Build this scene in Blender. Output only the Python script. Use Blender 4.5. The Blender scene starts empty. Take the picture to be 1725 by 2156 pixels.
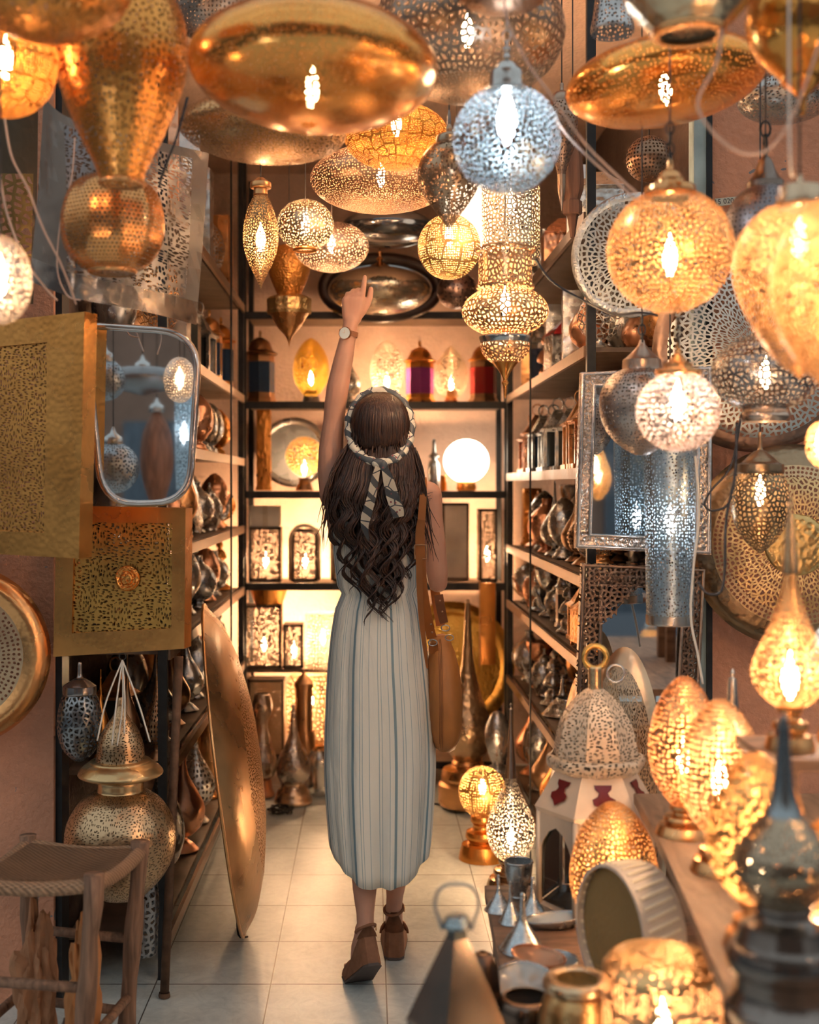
import bpy, bmesh, math, random
from mathutils import Vector, Matrix, noise
sc = bpy.context.scene
COL = sc.collection
F, VX, VY, H = 2600.0, 775.0, 1020.0, 1.43
PI = math.pi
R = random.Random(7)

def P(px, py, z): return Vector(((px-VX)*z/F, z, H+(VY-py)*z/F))

# ------------------------------------------------------------ materials
MATS = {}
def newmat(key):
    m = bpy.data.materials.new(key); m.use_nodes = True
    nt = m.node_tree; nt.nodes.clear()
    return m, nt, nt.nodes.new('ShaderNodeOutputMaterial')
def N(nt, t, **kw):
    n = nt.nodes.new('ShaderNode'+t)
    for k, v in kw.items():
        if k in n.inputs: n.inputs[k].default_value = v
        else: setattr(n, k, v)
    return n
def math_(nt, op, a, b=None, c=None):
    n = nt.nodes.new('ShaderNodeMath'); n.operation = op
    for i, v in enumerate((a, b, c)):
        if v is None: continue
        if hasattr(v, 'links'): nt.links.new(v, n.inputs[i])
        else: n.inputs[i].default_value = v
    return n.outputs[0]
def c4(c): return (c[0], c[1], c[2], 1)

GOLD=(.97,.40,.10); AMBER=(.98,.40,.07); BRASS=(.82,.43,.18); COPPER=(.82,.43,.26); SILVER=(.66,.65,.63)
STEEL=(.40,.42,.44); BRONZE=(.45,.26,.14); PALE=(.86,.70,.52); PEWTER=(.50,.53,.56); DARKM=(.16,.16,.17); SMOKE=(.10,.11,.13)

def metal(col, rough=.3, holes=None, s=60, t=.5, bump=.35, bs=60, m=.93, uv=None, rnd=1.0, inner=.5, co='uv'):
    """hammered sheet metal; holes: cell / dot / leaf / petal / grid pierced through it"""
    key = repr((col, rough, holes, s, t, bump, bs, m, uv, rnd, inner, co))
    if key in MATS: return MATS[key]
    if s >= 40 and holes: s *= 1.1
    if bs >= 20: bs *= 1.3
    if holes and bs >= 20: bump = bump*.5
    mt, nt, out = newmat('pierced_metal' if holes else 'sheet_metal')
    L = nt.links.new
    tc = N(nt, 'TexCoord')
    crd = tc.outputs['Object']
    n1 = N(nt, 'TexNoise', Scale=7.0, Detail=4.0); L(crd, n1.inputs['Vector'])
    vb = N(nt, 'TexVoronoi', Scale=bs); vb.feature = 'SMOOTH_F1'; L(crd, vb.inputs['Vector'])
    bmp = N(nt, 'Bump', Strength=bump, Distance=.005 if bs > 20 else .012); L(vb.outputs['Distance'], bmp.inputs['Height'])
    mix = N(nt, 'Mix', data_type='RGBA')
    mix.inputs[6].default_value = c4([c*.74 for c in col]); mix.inputs[7].default_value = c4([min(1, c*1.12) for c in col])
    L(math_(nt, 'MULTIPLY_ADD', n1.outputs['Fac'], 2.4, -.7), mix.inputs[0])
    mix.clamp_factor = True
    b = N(nt, 'BsdfPrincipled', Metallic=m)
    L(mix.outputs[2], b.inputs['Base Color']); L(bmp.outputs[0], b.inputs['Normal'])
    L(math_(nt, 'MULTIPLY_ADD', n1.outputs['Fac'], .22, rough-.11), b.inputs['Roughness'])
    geo = N(nt, 'NewGeometry')
    dif = N(nt, 'BsdfDiffuse'); dif.inputs['Color'].default_value = c4([min(1, c**.8*inner) for c in col])
    sh = N(nt, 'MixShader')
    L(math_(nt, 'MULTIPLY', geo.outputs['Backfacing'], .75), sh.inputs[0])
    L(b.outputs[0], sh.inputs[1]); L(dif.outputs[0], sh.inputs[2])
    last = sh.outputs[0]
    if holes:
        if co == 'obj' or holes == 'obj': hc, dim = crd, '3D'
        elif co == 'xz':
            sx_ = N(nt, 'SeparateXYZ'); L(crd, sx_.inputs[0]); cx_ = N(nt, 'CombineXYZ'); L(sx_.outputs[0], cx_.inputs[0]); L(sx_.outputs[2], cx_.inputs[1]); hc, dim = cx_.outputs[0], '2D'
        else: uvn = N(nt, 'UVMap'); hc, dim = uvn.outputs[0], '2D'
        def vor(scale, feature='F1', r_=rnd, vec=None):
            v = N(nt, 'TexVoronoi'); v.voronoi_dimensions = dim; v.feature = feature; v.inputs['Scale'].default_value = scale; v.inputs['Randomness'].default_value = r_; L(vec or hc, v.inputs['Vector']); return v.outputs['Distance']
        if holes == 'grid':
            sp = N(nt, 'SeparateXYZ'); L(hc, sp.inputs[0])
            nu, nv = uv
            vv = math_(nt, 'MULTIPLY', sp.outputs[1], nv)
            row = math_(nt, 'MULTIPLY', math_(nt, 'FLOOR', vv), .5)
            uu = math_(nt, 'MULTIPLY_ADD', sp.outputs[0], nu, row)
            fu = math_(nt, 'SUBTRACT', math_(nt, 'FRACT', uu), .5); fv = math_(nt, 'SUBTRACT', math_(nt, 'FRACT', vv), .5)
            d = math_(nt, 'SQRT', math_(nt, 'ADD', math_(nt, 'MULTIPLY', fu, fu), math_(nt, 'MULTIPLY', fv, fv)))
            mask = math_(nt, 'LESS_THAN', d, t)
        elif holes == 'cell': mask = math_(nt, 'GREATER_THAN', vor(s, 'DISTANCE_TO_EDGE', min(rnd, .85)), t)
        elif holes == 'dot': mask = math_(nt, 'LESS_THAN', vor(s, r_=min(rnd, .7)), t)
        elif holes == 'leaf':   # seed-shaped cuts turning about larger centres
            w = vor(s*.11, r_=.5)
            ro = N(nt, 'VectorRotate'); L(hc, ro.inputs['Vector']); L(math_(nt, 'MULTIPLY', math_(nt, 'SNAP', w, .34), 5.0), ro.inputs['Angle'])
            mp = N(nt, 'Mapping'); mp.inputs['Scale'].default_value = (1.5, .75, 1); L(ro.outputs[0], mp.inputs[0])
            mask = math_(nt, 'LESS_THAN', vor(s, r_=.8, vec=mp.outputs[0]), t)
        elif holes == 'petal':  # fine pinholes parted by broad solid outlines
            mask = math_(nt, 'MULTIPLY', math_(nt, 'LESS_THAN', vor(s, r_=.35), t), math_(nt, 'GREATER_THAN', vor(s*.13, 'DISTANCE_TO_EDGE', .45), .055))
        tr = N(nt, 'BsdfTransparent'); s2 = N(nt, 'MixShader')
        L(mask, s2.inputs[0]); L(last, s2.inputs[1]); L(tr.outputs[0], s2.inputs[2]); last = s2.outputs[0]
    L(last, out.inputs['Surface'])
    MATS[key] = mt
    return mt

def plain(col, rough=.5, m=0.0, trans=0.0, noise_=0.0, ns=20, emit=None, es=0.0, bump=0.0, sss=0.0, key='paint'):
    k = repr((col, rough, m, trans, noise_, ns, emit, es, bump, sss))
    if k in MATS: return MATS[k]
    mt, nt, out = newmat(key)
    b = N(nt, 'BsdfPrincipled', Metallic=m, Roughness=rough)
    b.inputs['Base Color'].default_value = c4(col); b.inputs['Transmission Weight'].default_value = trans
    if sss: b.inputs['Subsurface Weight'].default_value = sss; b.inputs['Subsurface Radius'].default_value = (.01, .004, .002)
    if noise_ or bump:
        tc = N(nt, 'TexCoord'); n = N(nt, 'TexNoise', Scale=ns, Detail=5.0); nt.links.new(tc.outputs['Object'], n.inputs['Vector'])
        if noise_:
            mix = N(nt, 'Mix', data_type='RGBA'); mix.inputs[6].default_value = c4([c*(1-noise_) for c in col]); mix.inputs[7].default_value = c4([min(1, c*(1+noise_)) for c in col])
            nt.links.new(math_(nt, 'MULTIPLY_ADD', n.outputs['Fac'], 2.0, -.5), mix.inputs[0]); nt.links.new(mix.outputs[2], b.inputs['Base Color'])
        if bump:
            bp = N(nt, 'Bump', Strength=bump, Distance=.01); nt.links.new(n.outputs['Fac'], bp.inputs['Height']); nt.links.new(bp.outputs[0], b.inputs['Normal'])
    if emit: b.inputs['Emission Color'].default_value = c4(emit); b.inputs['Emission Strength'].default_value = es
    nt.links.new(b.outputs[0], out.inputs['Surface'])
    MATS[k] = mt
    return mt

# ------------------------------------------------------------ mesh helpers
def link(name, me, mat=None, parent=None, loc=None):
    o = bpy.data.objects.new(name, me); COL.objects.link(o)
    if mat: me.materials.append(mat)
    if parent: o.parent = parent
    if loc is not None: o.location = loc
    return o
def fin(bm, name, smooth=True):
    bmesh.ops.recalc_face_normals(bm, faces=bm.faces)
    me = bpy.data.meshes.new(name); bm.to_mesh(me); bm.free()
    if smooth:
        me.polygons.foreach_set('use_smooth', [True]*len(me.polygons))
        if smooth is not True: me.set_sharp_from_angle(angle=math.radians(smooth))
    return me
def tag(o, label=None, cat=None, group=None, kind=None):
    if label: o['label'] = label
    if cat: o['category'] = cat
    if group: o['group'] = group
    if kind: o['kind'] = kind
    return o
def thing(name, label, cat, loc, group=None, rot=None):
    o = bpy.data.objects.new(name, None); COL.objects.link(o); o.location = loc; o.empty_display_size = .05
    if rot: o.rotation_euler = rot
    return tag(o, label, cat, group)

def spline(pts, sub=4):
    """smooth curve through (y,r) points; a repeated point makes a sharp corner"""
    out = []; seg = [pts[0]]; segs = []
    for a, b in zip(pts, pts[1:]):
        if abs(a[0]-b[0]) < 1e-9 and abs(a[1]-b[1]) < 1e-9: segs.append(seg); seg = [b]
        else: seg.append(b)
    segs.append(seg)
    for sg in segs:
        n = len(sg)
        if n < 3: out += sg; continue
        for i in range(n-1):
            p0, p1, p2, p3 = sg[max(i-1, 0)], sg[i], sg[i+1], sg[min(i+2, n-1)]
            for k in range(sub):
                u = k/sub
                out.append(tuple(.5*((2*p1[j])+(-p0[j]+p2[j])*u+(2*p0[j]-5*p1[j]+4*p2[j]-p3[j])*u*u+(-p0[j]+3*p1[j]-3*p2[j]+p3[j])*u**3) for j in (0, 1)))
        out.append(sg[-1])
    return [(y, max(0.0, r)) for y, r in out]
def ell(cy, ry, rx, a0=0, a1=180, n=14, raw=False):
    """half ellipse profile in photo pixels, its height corrected for being seen from above or below"""
    if not raw:
        t = abs(VY-cy)/F; ry = math.sqrt(max((ry*.3)**2, ry*ry-(rx*t)**2))
    return [(cy-ry*math.cos(math.radians(a0+(a1-a0)*i/n)), rx*math.sin(math.radians(a0+(a1-a0)*i/n))) for i in range(n+1)]
def lathe(pts, seg=40, lobes=0, lobe=0.0, sx=1.0, smooth=True, flat=False):
    """pts: list of (height, radius) in metres from top to bottom"""
    bm = bmesh.new(); uv = bm.loops.layers.uv.new('UVMap')
    rings = []; arc = 0.0; va = []; CU = 2*PI*max(p[1] for p in pts)
    for i, (h, r) in enumerate(pts):
        if i: arc += math.hypot(h-pts[i-1][0], r-pts[i-1][1])
        va.append(arc)
        if r < 1e-5: rings.append([bm.verts.new((0, 0, h))])
        else:
            ring = []
            for k in range(seg):
                a = 2*PI*(k+.5)/seg+PI/2; rr = r*(1+lobe*math.cos(lobes*a)) if lobes else r
                ring.append(bm.verts.new((rr*math.cos(a)*sx, rr*math.sin(a), h)))
            rings.append(ring)
    for i in range(len(rings)-1):
        A, B = rings[i], rings[i+1]
        for k in range(seg):
            k2 = (k+1) % seg
            if len(A) == 1 and len(B) == 1: continue
            if len(A) == 1: vs = [A[0], B[k2], B[k]]; uvs = [((k+.5)/seg, va[i]), ((k+1)/seg, va[i+1]), (k/seg, va[i+1])]
            elif len(B) == 1: vs = [A[k], A[k2], B[0]]; uvs = [(k/seg, va[i]), ((k+1)/seg, va[i]), ((k+.5)/seg, va[i+1])]
            else: vs = [A[k], A[k2], B[k2], B[k]]; uvs = [(k/seg, va[i]), ((k+1)/seg, va[i]), ((k+1)/seg, va[i+1]), (k/seg, va[i+1])]
            f = bm.faces.new(vs)
            for lp, q in zip(f.loops, uvs): lp[uv].uv = (q[0]*CU, q[1])
    # outward normals for open shells: flip when the first wide face looks in
    bmesh.ops.recalc_face_normals(bm, faces=bm.faces)
    s = sum(f.normal.x*f.calc_center_median().x+f.normal.y*f.calc_center_median().y for f in bm.faces)
    mh = sum(p[0] for p in pts)/len(pts)
    s += sum(f.normal.z*(f.calc_center_median().z-mh) for f in bm.faces)
    if s < 0: bmesh.ops.reverse_faces(bm, faces=bm.faces)
    me = bpy.data.meshes.new('lathe'); bm.to_mesh(me); bm.free()
    if not flat:
        me.polygons.foreach_set('use_smooth', [True]*len(me.polygons))
        if smooth is not True: me.set_sharp_from_angle(angle=math.radians(smooth))
    return me
def tube(path, rad, seg=8, closed=False, taper=None):
    bm = bmesh.new(); n = len(path); rings = []
    path = [Vector(p) for p in path]; up = Vector((.13, .21, .97)); prev = None
    for i, p in enumerate(path):
        a = path[(i-1) % n] if (closed or i > 0) else p
        b = path[(i+1) % n] if (closed or i < n-1) else p
        d = (b-a).normalized() if (b-a).length > 1e-9 else Vector((0, 0, 1))
        if prev is None: s = d.cross(up); s = s if s.length > 1e-3 else d.cross(Vector((1, 0, 0)))
        else: s = prev-d*prev.dot(d)
        s.normalize(); prev = s; t = d.cross(s)
        r = rad[i] if isinstance(rad, (list, tuple)) else rad
        r2 = r if taper is None else r*taper
        rings.append([bm.verts.new(p+s*math.cos(2*PI*k/seg)*r+t*math.sin(2*PI*k/seg)*r2) for k in range(seg)])
    m = n if closed else n-1
    for i in range(m):
        A, B = rings[i], rings[(i+1) % n]
        for k in range(seg): bm.faces.new((A[k], A[(k+1) % seg], B[(k+1) % seg], B[k]))
    if not closed:
        bm.faces.new(rings[0]); bm.faces.new(rings[-1][::-1])
    return fin(bm, 'tube')
def smoothpath(pts, sub=6, closed=False):
    pts = [Vector(p) for p in pts]; n = len(pts); out = []
    for i in range(n if closed else n-1):
        p0 = pts[(i-1) % n] if closed or i > 0 else pts[0]; p1 = pts[i]; p2 = pts[(i+1) % n]; p3 = pts[(i+2) % n] if closed or i+2 < n else pts[-1]
        for k in range(sub):
            u = k/sub
            out.append(.5*((2*p1)+(-p0+p2)*u+(2*p0-5*p1+4*p2-p3)*u*u+(-p0+3*p1-3*p2+p3)*u**3))
    if not closed: out.append(pts[-1])
    return out
def boxme(x0, y0, z0, x1, y1, z1, bev=0.0):
    bm = bmesh.new(); bmesh.ops.create_cube(bm, size=1)
    for v in bm.verts: v.co = Vector(((x0+x1)/2+v.co.x*(x1-x0), (y0+y1)/2+v.co.y*(y1-y0), (z0+z1)/2+v.co.z*(z1-z0)))
    if bev: bmesh.ops.bevel(bm, geom=bm.edges[:], offset=bev, segments=2, affect='EDGES', profile=.6)
    return fin(bm, 'box', 40)
def prism(pts, off, bev=0.0, sub=None):
    """polygon of world points pushed back along vector off"""
    bm = bmesh.new(); a = [bm.verts.new(p) for p in pts]; b = [bm.verts.new(Vector(p)+Vector(off)) for p in pts]
    bm.faces.new(a); bm.faces.new(b[::-1]); n = len(a)
    for i in range(n): bm.faces.new((a[i], b[i], b[(i+1) % n], a[(i+1) % n]))
    if bev: bmesh.ops.bevel(bm, geom=bm.edges[:], offset=bev, segments=2, affect='EDGES', profile=.6)
    return fin(bm, 'prism', 35)
def frameme(outer, inner, off):
    """flat ring between two loops of the same count, with thickness"""
    bm = bmesh.new(); n = len(outer); off = Vector(off)
    o1 = [bm.verts.new(p) for p in outer]; i1 = [bm.verts.new(p) for p in inner]
    o2 = [bm.verts.new(Vector(p)+off) for p in outer]; i2 = [bm.verts.new(Vector(p)+off) for p in inner]
    for k in range(n):
        j = (k+1) % n
        bm.faces.new((o1[k], o1[j], i1[j], i1[k])); bm.faces.new((o2[k], i2[k], i2[j], o2[j]))
        bm.faces.new((o1[k], o2[k], o2[j], o1[j])); bm.faces.new((i1[k], i1[j], i2[j], i2[k]))
    return fin(bm, 'frame', 30)
def shift(me, d):
    d = Vector(d)
    for v in me.vertices: v.co += d
    return me
def local(me, root):
    """mesh given in world space moved into the space of its thing"""
    return shift(me, -root.location)
def merge(mes):
    bm = bmesh.new()
    for m in mes: bm.from_mesh(m)
    me = bpy.data.meshes.new('joined'); bm.to_mesh(me); bm.free()
    me.polygons.foreach_set('use_smooth', [True]*len(me.polygons)); me.set_sharp_from_angle(angle=math.radians(40))
    return me

BULB = None
def bulb(parent, loc, power=1.0, col=(1, .60, .31), size=.014, name='bulb'):
    """candle-shaped glowing lamp bulb"""
    me = lathe([(h*size*2.2, r*size) for h, r in spline([(1.6, 0), (1.2, .25), (.5, .85), (0, 1), (-.5, .8), (-.8, .45), (-1, .4), (-1, 0)], 1)], 10)
    A = 12*size*size
    m = plain((1, .9, .7), .4, emit=col, es=round(power/(PI*A), 1), key='lamp_glow')
    return link(name, me, m, parent, loc)

def L(name, label, cat, cx, z, parts, lit=0, by=None, tilt=0.0, group=None, cord=0, seg=44, lobes=0, lobe=0.0, lc=(1, .60, .31), bs=.014, bdx=0, lean=0.0, topy=None):
    """a turned lamp or vessel read off the photo: every part is (name, [(py, r_px)...], material); z = distance"""
    k = z/F
    ys = [p[0] for pt in parts for p in pt[1]]
    yb, yt = max(ys), min(ys)
    base = P(cx, yb, z)
    root = thing(name, label, cat, base, group, (math.radians(lean), math.radians(tilt), 0))
    for pt in parts:
        nm, prof, mat = pt[0], pt[1], pt[2]
        o = pt[3] if len(pt) > 3 else {}
        pts = prof if o.get('raw') else spline(prof, o.get('sub', 4))
        me = lathe([((yb-y)*k, r*k) for y, r in pts], o.get('seg', seg), o.get('lobes', lobes), o.get('lobe', lobe), smooth=o.get('smooth', 50), flat=o.get('flat', False))
        link(nm, me, mat, root)
    if lit:
        y = by if by is not None else (yb+yt)/2
        bulb(root, (bdx*k, 0, (yb-y)*k), lit, lc, bs)
    if cord:
        t = (yb-yt)*k; top = cord-base.z
        q = [(0, 0, t-.004), (0, 0, top)]
        if tilt or lean:
            inv = root.rotation_euler.to_matrix().inverted(); tp = root.rotation_euler.to_matrix() @ Vector((0, 0, t))
            q = [(0, 0, t-.004), inv @ Vector((tp.x, tp.y, top))]
        link('cord', tube(q, .002, 6), plain((.06, .05, .05), .6, key='cord'), root)
    return root

def chain(root, top, n, r=.011, mat=None):
    """links of a hanging chain upward from a local point"""
    cp = next((c for c in root.children if c.name.startswith('cap')), root)
    for i in range(n):
        pts = []
        for k in range(12):
            a = 2*PI*k/12; u, w = r*.62*math.cos(a), r*math.sin(a)
            c = Vector(top)+Vector((0, 0, r*.85+i*r*1.62))
            pts.append(c+(Vector((u, 0, w)) if i % 2 else Vector((0, u, w))))
        link('chain_link', tube(pts, r*.16, 6, closed=True), mat, cp)
# ------------------------------------------------------------ camera, world
cam = bpy.data.cameras.new('camera'); co = bpy.data.objects.new('camera', cam); COL.objects.link(co)
co.location = (0, 0, H); co.rotation_euler = (PI/2, 0, 0)
cam.sensor_fit = 'VERTICAL'; cam.sensor_height = 36; cam.sensor_width = 28.8; cam.lens = F/2156*36
cam.shift_x = (862.5-VX)/2156; cam.shift_y = -(1078-VY)/2156
cam.clip_start = .05
cam.dof.use_dof = True; cam.dof.focus_distance = 3.58; cam.dof.aperture_fstop = 2.2
sc.camera = co
sc.view_settings.view_transform = 'Standard'; sc.view_settings.look = 'None'; sc.view_settings.gamma = 1
sc.view_settings.use_curve_mapping = False; sc.view_settings.exposure = 0.35
cy = sc.cycles
cy.use_adaptive_sampling = True; cy.adaptive_threshold = .045; cy.adaptive_min_samples = 12; cy.time_limit = 1050
cy.max_bounces = 6; cy.diffuse_bounces = 3; cy.glossy_bounces = 4; cy.transmission_bounces = 3; cy.transparent_max_bounces = 12
cy.caustics_reflective = False; cy.caustics_refractive = False
cy.sample_clamp_indirect = 4.0; cy.sample_clamp_direct = 30.0
cy.use_denoising = True; cy.blur_glossy = .5
w = bpy.data.worlds.new('street_daylight'); sc.world = w; w.use_nodes = True; nt = w.node_tree
bg = nt.nodes['Background']; tc = N(nt, 'TexCoord'); sp = N(nt, 'SeparateXYZ'); nt.links.new(tc.outputs['Generated'], sp.inputs[0])
cr = N(nt, 'ValToRGB'); nt.links.new(math_(nt, 'MULTIPLY_ADD', sp.outputs[2], .5, .5), cr.inputs[0])
e = cr.color_ramp.elements; e[0].position = .40; e[0].color = (.05, .055, .06, 1); e[1].position = .72; e[1].color = (.70, .76, .78, 1)
x = e.new(.5); x.color = (.09, .11, .13, 1)
x = e.new(.58); x.color = (.36, .35, .33, 1)
nt.links.new(cr.outputs[0], bg.inputs[0]); bg.inputs[1].default_value = .8

# ------------------------------------------------------------ surfaces
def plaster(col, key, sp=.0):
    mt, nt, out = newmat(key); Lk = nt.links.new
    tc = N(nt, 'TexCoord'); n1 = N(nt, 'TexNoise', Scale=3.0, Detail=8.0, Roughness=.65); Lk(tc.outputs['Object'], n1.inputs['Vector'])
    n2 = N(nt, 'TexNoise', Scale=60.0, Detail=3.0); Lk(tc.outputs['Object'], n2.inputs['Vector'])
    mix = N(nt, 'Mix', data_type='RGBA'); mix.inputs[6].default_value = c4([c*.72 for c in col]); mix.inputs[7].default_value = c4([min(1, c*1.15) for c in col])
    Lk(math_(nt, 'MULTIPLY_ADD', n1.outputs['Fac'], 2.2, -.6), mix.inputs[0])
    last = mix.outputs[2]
    if sp:   # chipped patches showing grey render
        v = N(nt, 'TexNoise', Scale=9.0, Detail=6.0, Distortion=1.2); Lk(tc.outputs['Object'], v.inputs['Vector'])
        m2 = N(nt, 'Mix', data_type='RGBA'); Lk(math_(nt, 'GREATER_THAN', v.outputs['Fac'], sp), m2.inputs[0]); Lk(last, m2.inputs[6]); m2.inputs[7].default_value = (.23, .20, .2, 1); last = m2.outputs[2]
    b = N(nt, 'BsdfPrincipled', Roughness=.85); Lk(last, b.inputs['Base Color'])
    bp = N(nt, 'Bump', Strength=.35, Distance=.02); Lk(n2.outputs['Fac'], bp.inputs['Height']); Lk(bp.outputs[0], b.inputs['Normal'])
    Lk(b.outputs[0], out.inputs['Surface']); return mt
PINK = plaster((.70, .32, .19), 'pink_plaster', .70)
CREAM = plaster((.78, .54, .42), 'cream_plaster')
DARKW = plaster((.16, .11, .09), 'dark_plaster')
def floor_mat():
    mt, nt, out = newmat('marble_tiles'); Lk = nt.links.new
    tc = N(nt, 'TexCoord'); sp = N(nt, 'SeparateXYZ'); Lk(tc.outputs['Object'], sp.inputs[0])
    def line(c, off, w):
        f = math_(nt, 'FRACT', math_(nt, 'MULTIPLY_ADD', c, 1/.33, off)); d = math_(nt, 'ABSOLUTE', math_(nt, 'SUBTRACT', f, .5))
        return math_(nt, 'GREATER_THAN', d, .5-w)
    gx = line(sp.outputs[0], -.0517/.33+10, .0052); gy = line(sp.outputs[1], -3.534/.33+20, .0075)
    g = math_(nt, 'MAXIMUM', gx, gy)
    n1 = N(nt, 'TexNoise', Scale=2.2, Detail=9.0, Roughness=.7, Distortion=1.0); Lk(tc.outputs['Object'], n1.inputs['Vector'])
    n3 = N(nt, 'TexNoise', Scale=14.0, Detail=6.0, Roughness=.7, Distortion=2.0); Lk(tc.outputs['Object'], n3.inputs['Vector'])
    mix = N(nt, 'Mix', data_type='RGBA'); mix.inputs[6].default_value = (.36, .40, .40, 1); mix.inputs[7].default_value = (.74, .77, .73, 1)
    Lk(math_(nt, 'MULTIPLY_ADD', math_(nt, 'ADD', n1.outputs['Fac'], n3.outputs['Fac']), 1.3, -.75), mix.inputs[0]); mix.clamp_factor = True
    v = N(nt, 'TexVoronoi', Scale=5.5); Lk(tc.outputs['Object'], v.inputs['Vector'])
    m3 = N(nt, 'Mix', data_type='RGBA'); Lk(math_(nt, 'LESS_THAN', v.outputs['Distance'], .022), m3.inputs[0]); Lk(mix.outputs[2], m3.inputs[6]); m3.inputs[7].default_value = (.08, .07, .06, 1)
    m2 = N(nt, 'Mix', data_type='RGBA'); Lk(g, m2.inputs[0]); Lk(m3.outputs[2], m2.inputs[6]); m2.inputs[7].default_value = (.10, .09, .08, 1)
    b = N(nt, 'BsdfPrincipled'); Lk(m2.outputs[2], b.inputs['Base Color'])
    Lk(math_(nt, 'MULTIPLY_ADD', n3.outputs['Fac'], .25, .22), b.inputs['Roughness'])
    Lk(b.outputs[0], out.inputs['Surface']); return mt
def wood(col, key='wood', sx=(14, 14, 1.5), rough=.6):
    k = repr((col, key, sx, rough))
    if k in MATS: return MATS[k]
    mt, nt, out = newmat(key); Lk = nt.links.new
    tc = N(nt, 'TexCoord'); mp = N(nt, 'Mapping'); mp.inputs['Scale'].default_value = sx; Lk(tc.outputs['Object'], mp.inputs[0])
    n1 = N(nt, 'TexNoise', Scale=3.0, Detail=6.0, Distortion=.8); Lk(mp.outputs[0], n1.inputs['Vector'])
    mix = N(nt, 'Mix', data_type='RGBA'); mix.inputs[6].default_value = c4([c*.45 for c in col]); mix.inputs[7].default_value = c4([c*1.3 for c in col])
    Lk(math_(nt, 'MULTIPLY_ADD', n1.outputs['Fac'], 2.4, -.7), mix.inputs[0])
    b = N(nt, 'BsdfPrincipled', Roughness=rough); Lk(mix.outputs[2], b.inputs['Base Color'])
    bp = N(nt, 'Bump', Strength=.4, Distance=.01); Lk(n1.outputs['Fac'], bp.inputs['Height']); Lk(bp.outputs[0], b.inputs['Normal'])
    Lk(b.outputs[0], out.inputs['Surface']); MATS[k] = mt; return mt
BLACKIRON = plain((.025, .027, .03), .45, m=.4, noise_=.4, key='black_iron')
RUST = plain((.14, .075, .045), .7, m=.4, noise_=.5, ns=30, key='rusty_iron')
SHELFM = plain((.17, .115, .08), .5, m=.3, noise_=.35, ns=12, key='shelf_board')
MIRROR = plain((.80, .86, .90), .03, m=1.0, key='mirror_glass')

def struct(name, me, mat):
    o = link(name, me, mat); o['kind'] = 'structure'; return o
struct('floor', boxme(-3, -2.5, -.05, 3, 6.5, 0), floor_mat())
struct('wall_back', boxme(-1.3, 6.32, 0, 1.45, 6.42, 3.2), CREAM)
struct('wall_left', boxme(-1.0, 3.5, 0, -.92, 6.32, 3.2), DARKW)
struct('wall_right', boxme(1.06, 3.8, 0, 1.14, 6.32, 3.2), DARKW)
struct('ceiling', boxme(-1.3, 3.75, 3.02, 1.45, 6.42, 3.12), CREAM)
xl = (113-VX)*3.4/F
struct('wall_left_front', boxme(-3, 3.4, 0, xl, 3.5, 4.2), PINK)
xr = (1500-VX)*3.6/F
struct('wall_right_front', boxme(xr, 3.62, 0, 3, 3.8, 4.2), PINK)
struct('wall_above_opening', boxme(-1.3, 3.55, 3.12, 1.6, 3.75, 4.2), PINK)
struct('trim_1', boxme((1462-VX)*3.6/F, 3.6, 0, (1487-VX)*3.6/F, 3.66, 3.02), plain((.34, .44, .45), .6, noise_=.35, ns=8, key='grey_paint'))
struct('trim_2', boxme((1487-VX)*3.6/F, 3.59, 0, xr-.002, 3.66, 3.02), BLACKIRON)
struct('trim_3', boxme(xl, 3.42, 0, xl+.018, 3.5, 3.02), BLACKIRON)
# the street front opposite, seen only in mirrors and reflections
struct('wall_street', boxme(-6, -7.2, 0, 6, -7, 4.6), plaster((.34, .21, .15), 'street_plaster'))
for i, (a, b) in enumerate(((-2.6, -1.2), (.3, 1.5), (2.6, 3.9))):
    o = struct('door_%d' % (i+1), boxme(a, -6.99, 0, b, -6.9, 2.1, .01), wood((.12, .16, .2) if i != 1 else (.3, .1, .05)))
# poles over the forecourt that the outer lamps hang from
for i, z in enumerate((1.2, 1.55, 1.95, 2.35, 2.8, 3.2)):
    struct('beam_%d' % (i+1), tube([(-3, z, 2.86), (3, z, 2.86)], .022, 8), wood((.2, .13, .08)))
TOP = 2.85; CEIL = 3.02
M = metal
G = 'lanterns hanging over the shop entrance'
def cap(py0, py1, r, mat=None, knob=True):
    """turned cap that closes a pendant at the top: from py0 (top) to py1"""
    h = py1-py0
    pr = [(py0, 0), (py0, r*.12), (py0+h*.12, r*.16), (py0+h*.2, r*.1), (py0+h*.3, r*.22), (py0+h*.45, r*.42), (py0+h*.62, r*.62), (py0+h*.66, r*.92), (py0+h*.66, r*.92), (py0+h*.70, r), (py0+h*.94, r), (py1, r*.93)]
    return ('cap', pr, mat or M(BRASS, .28, bump=.05))
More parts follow.
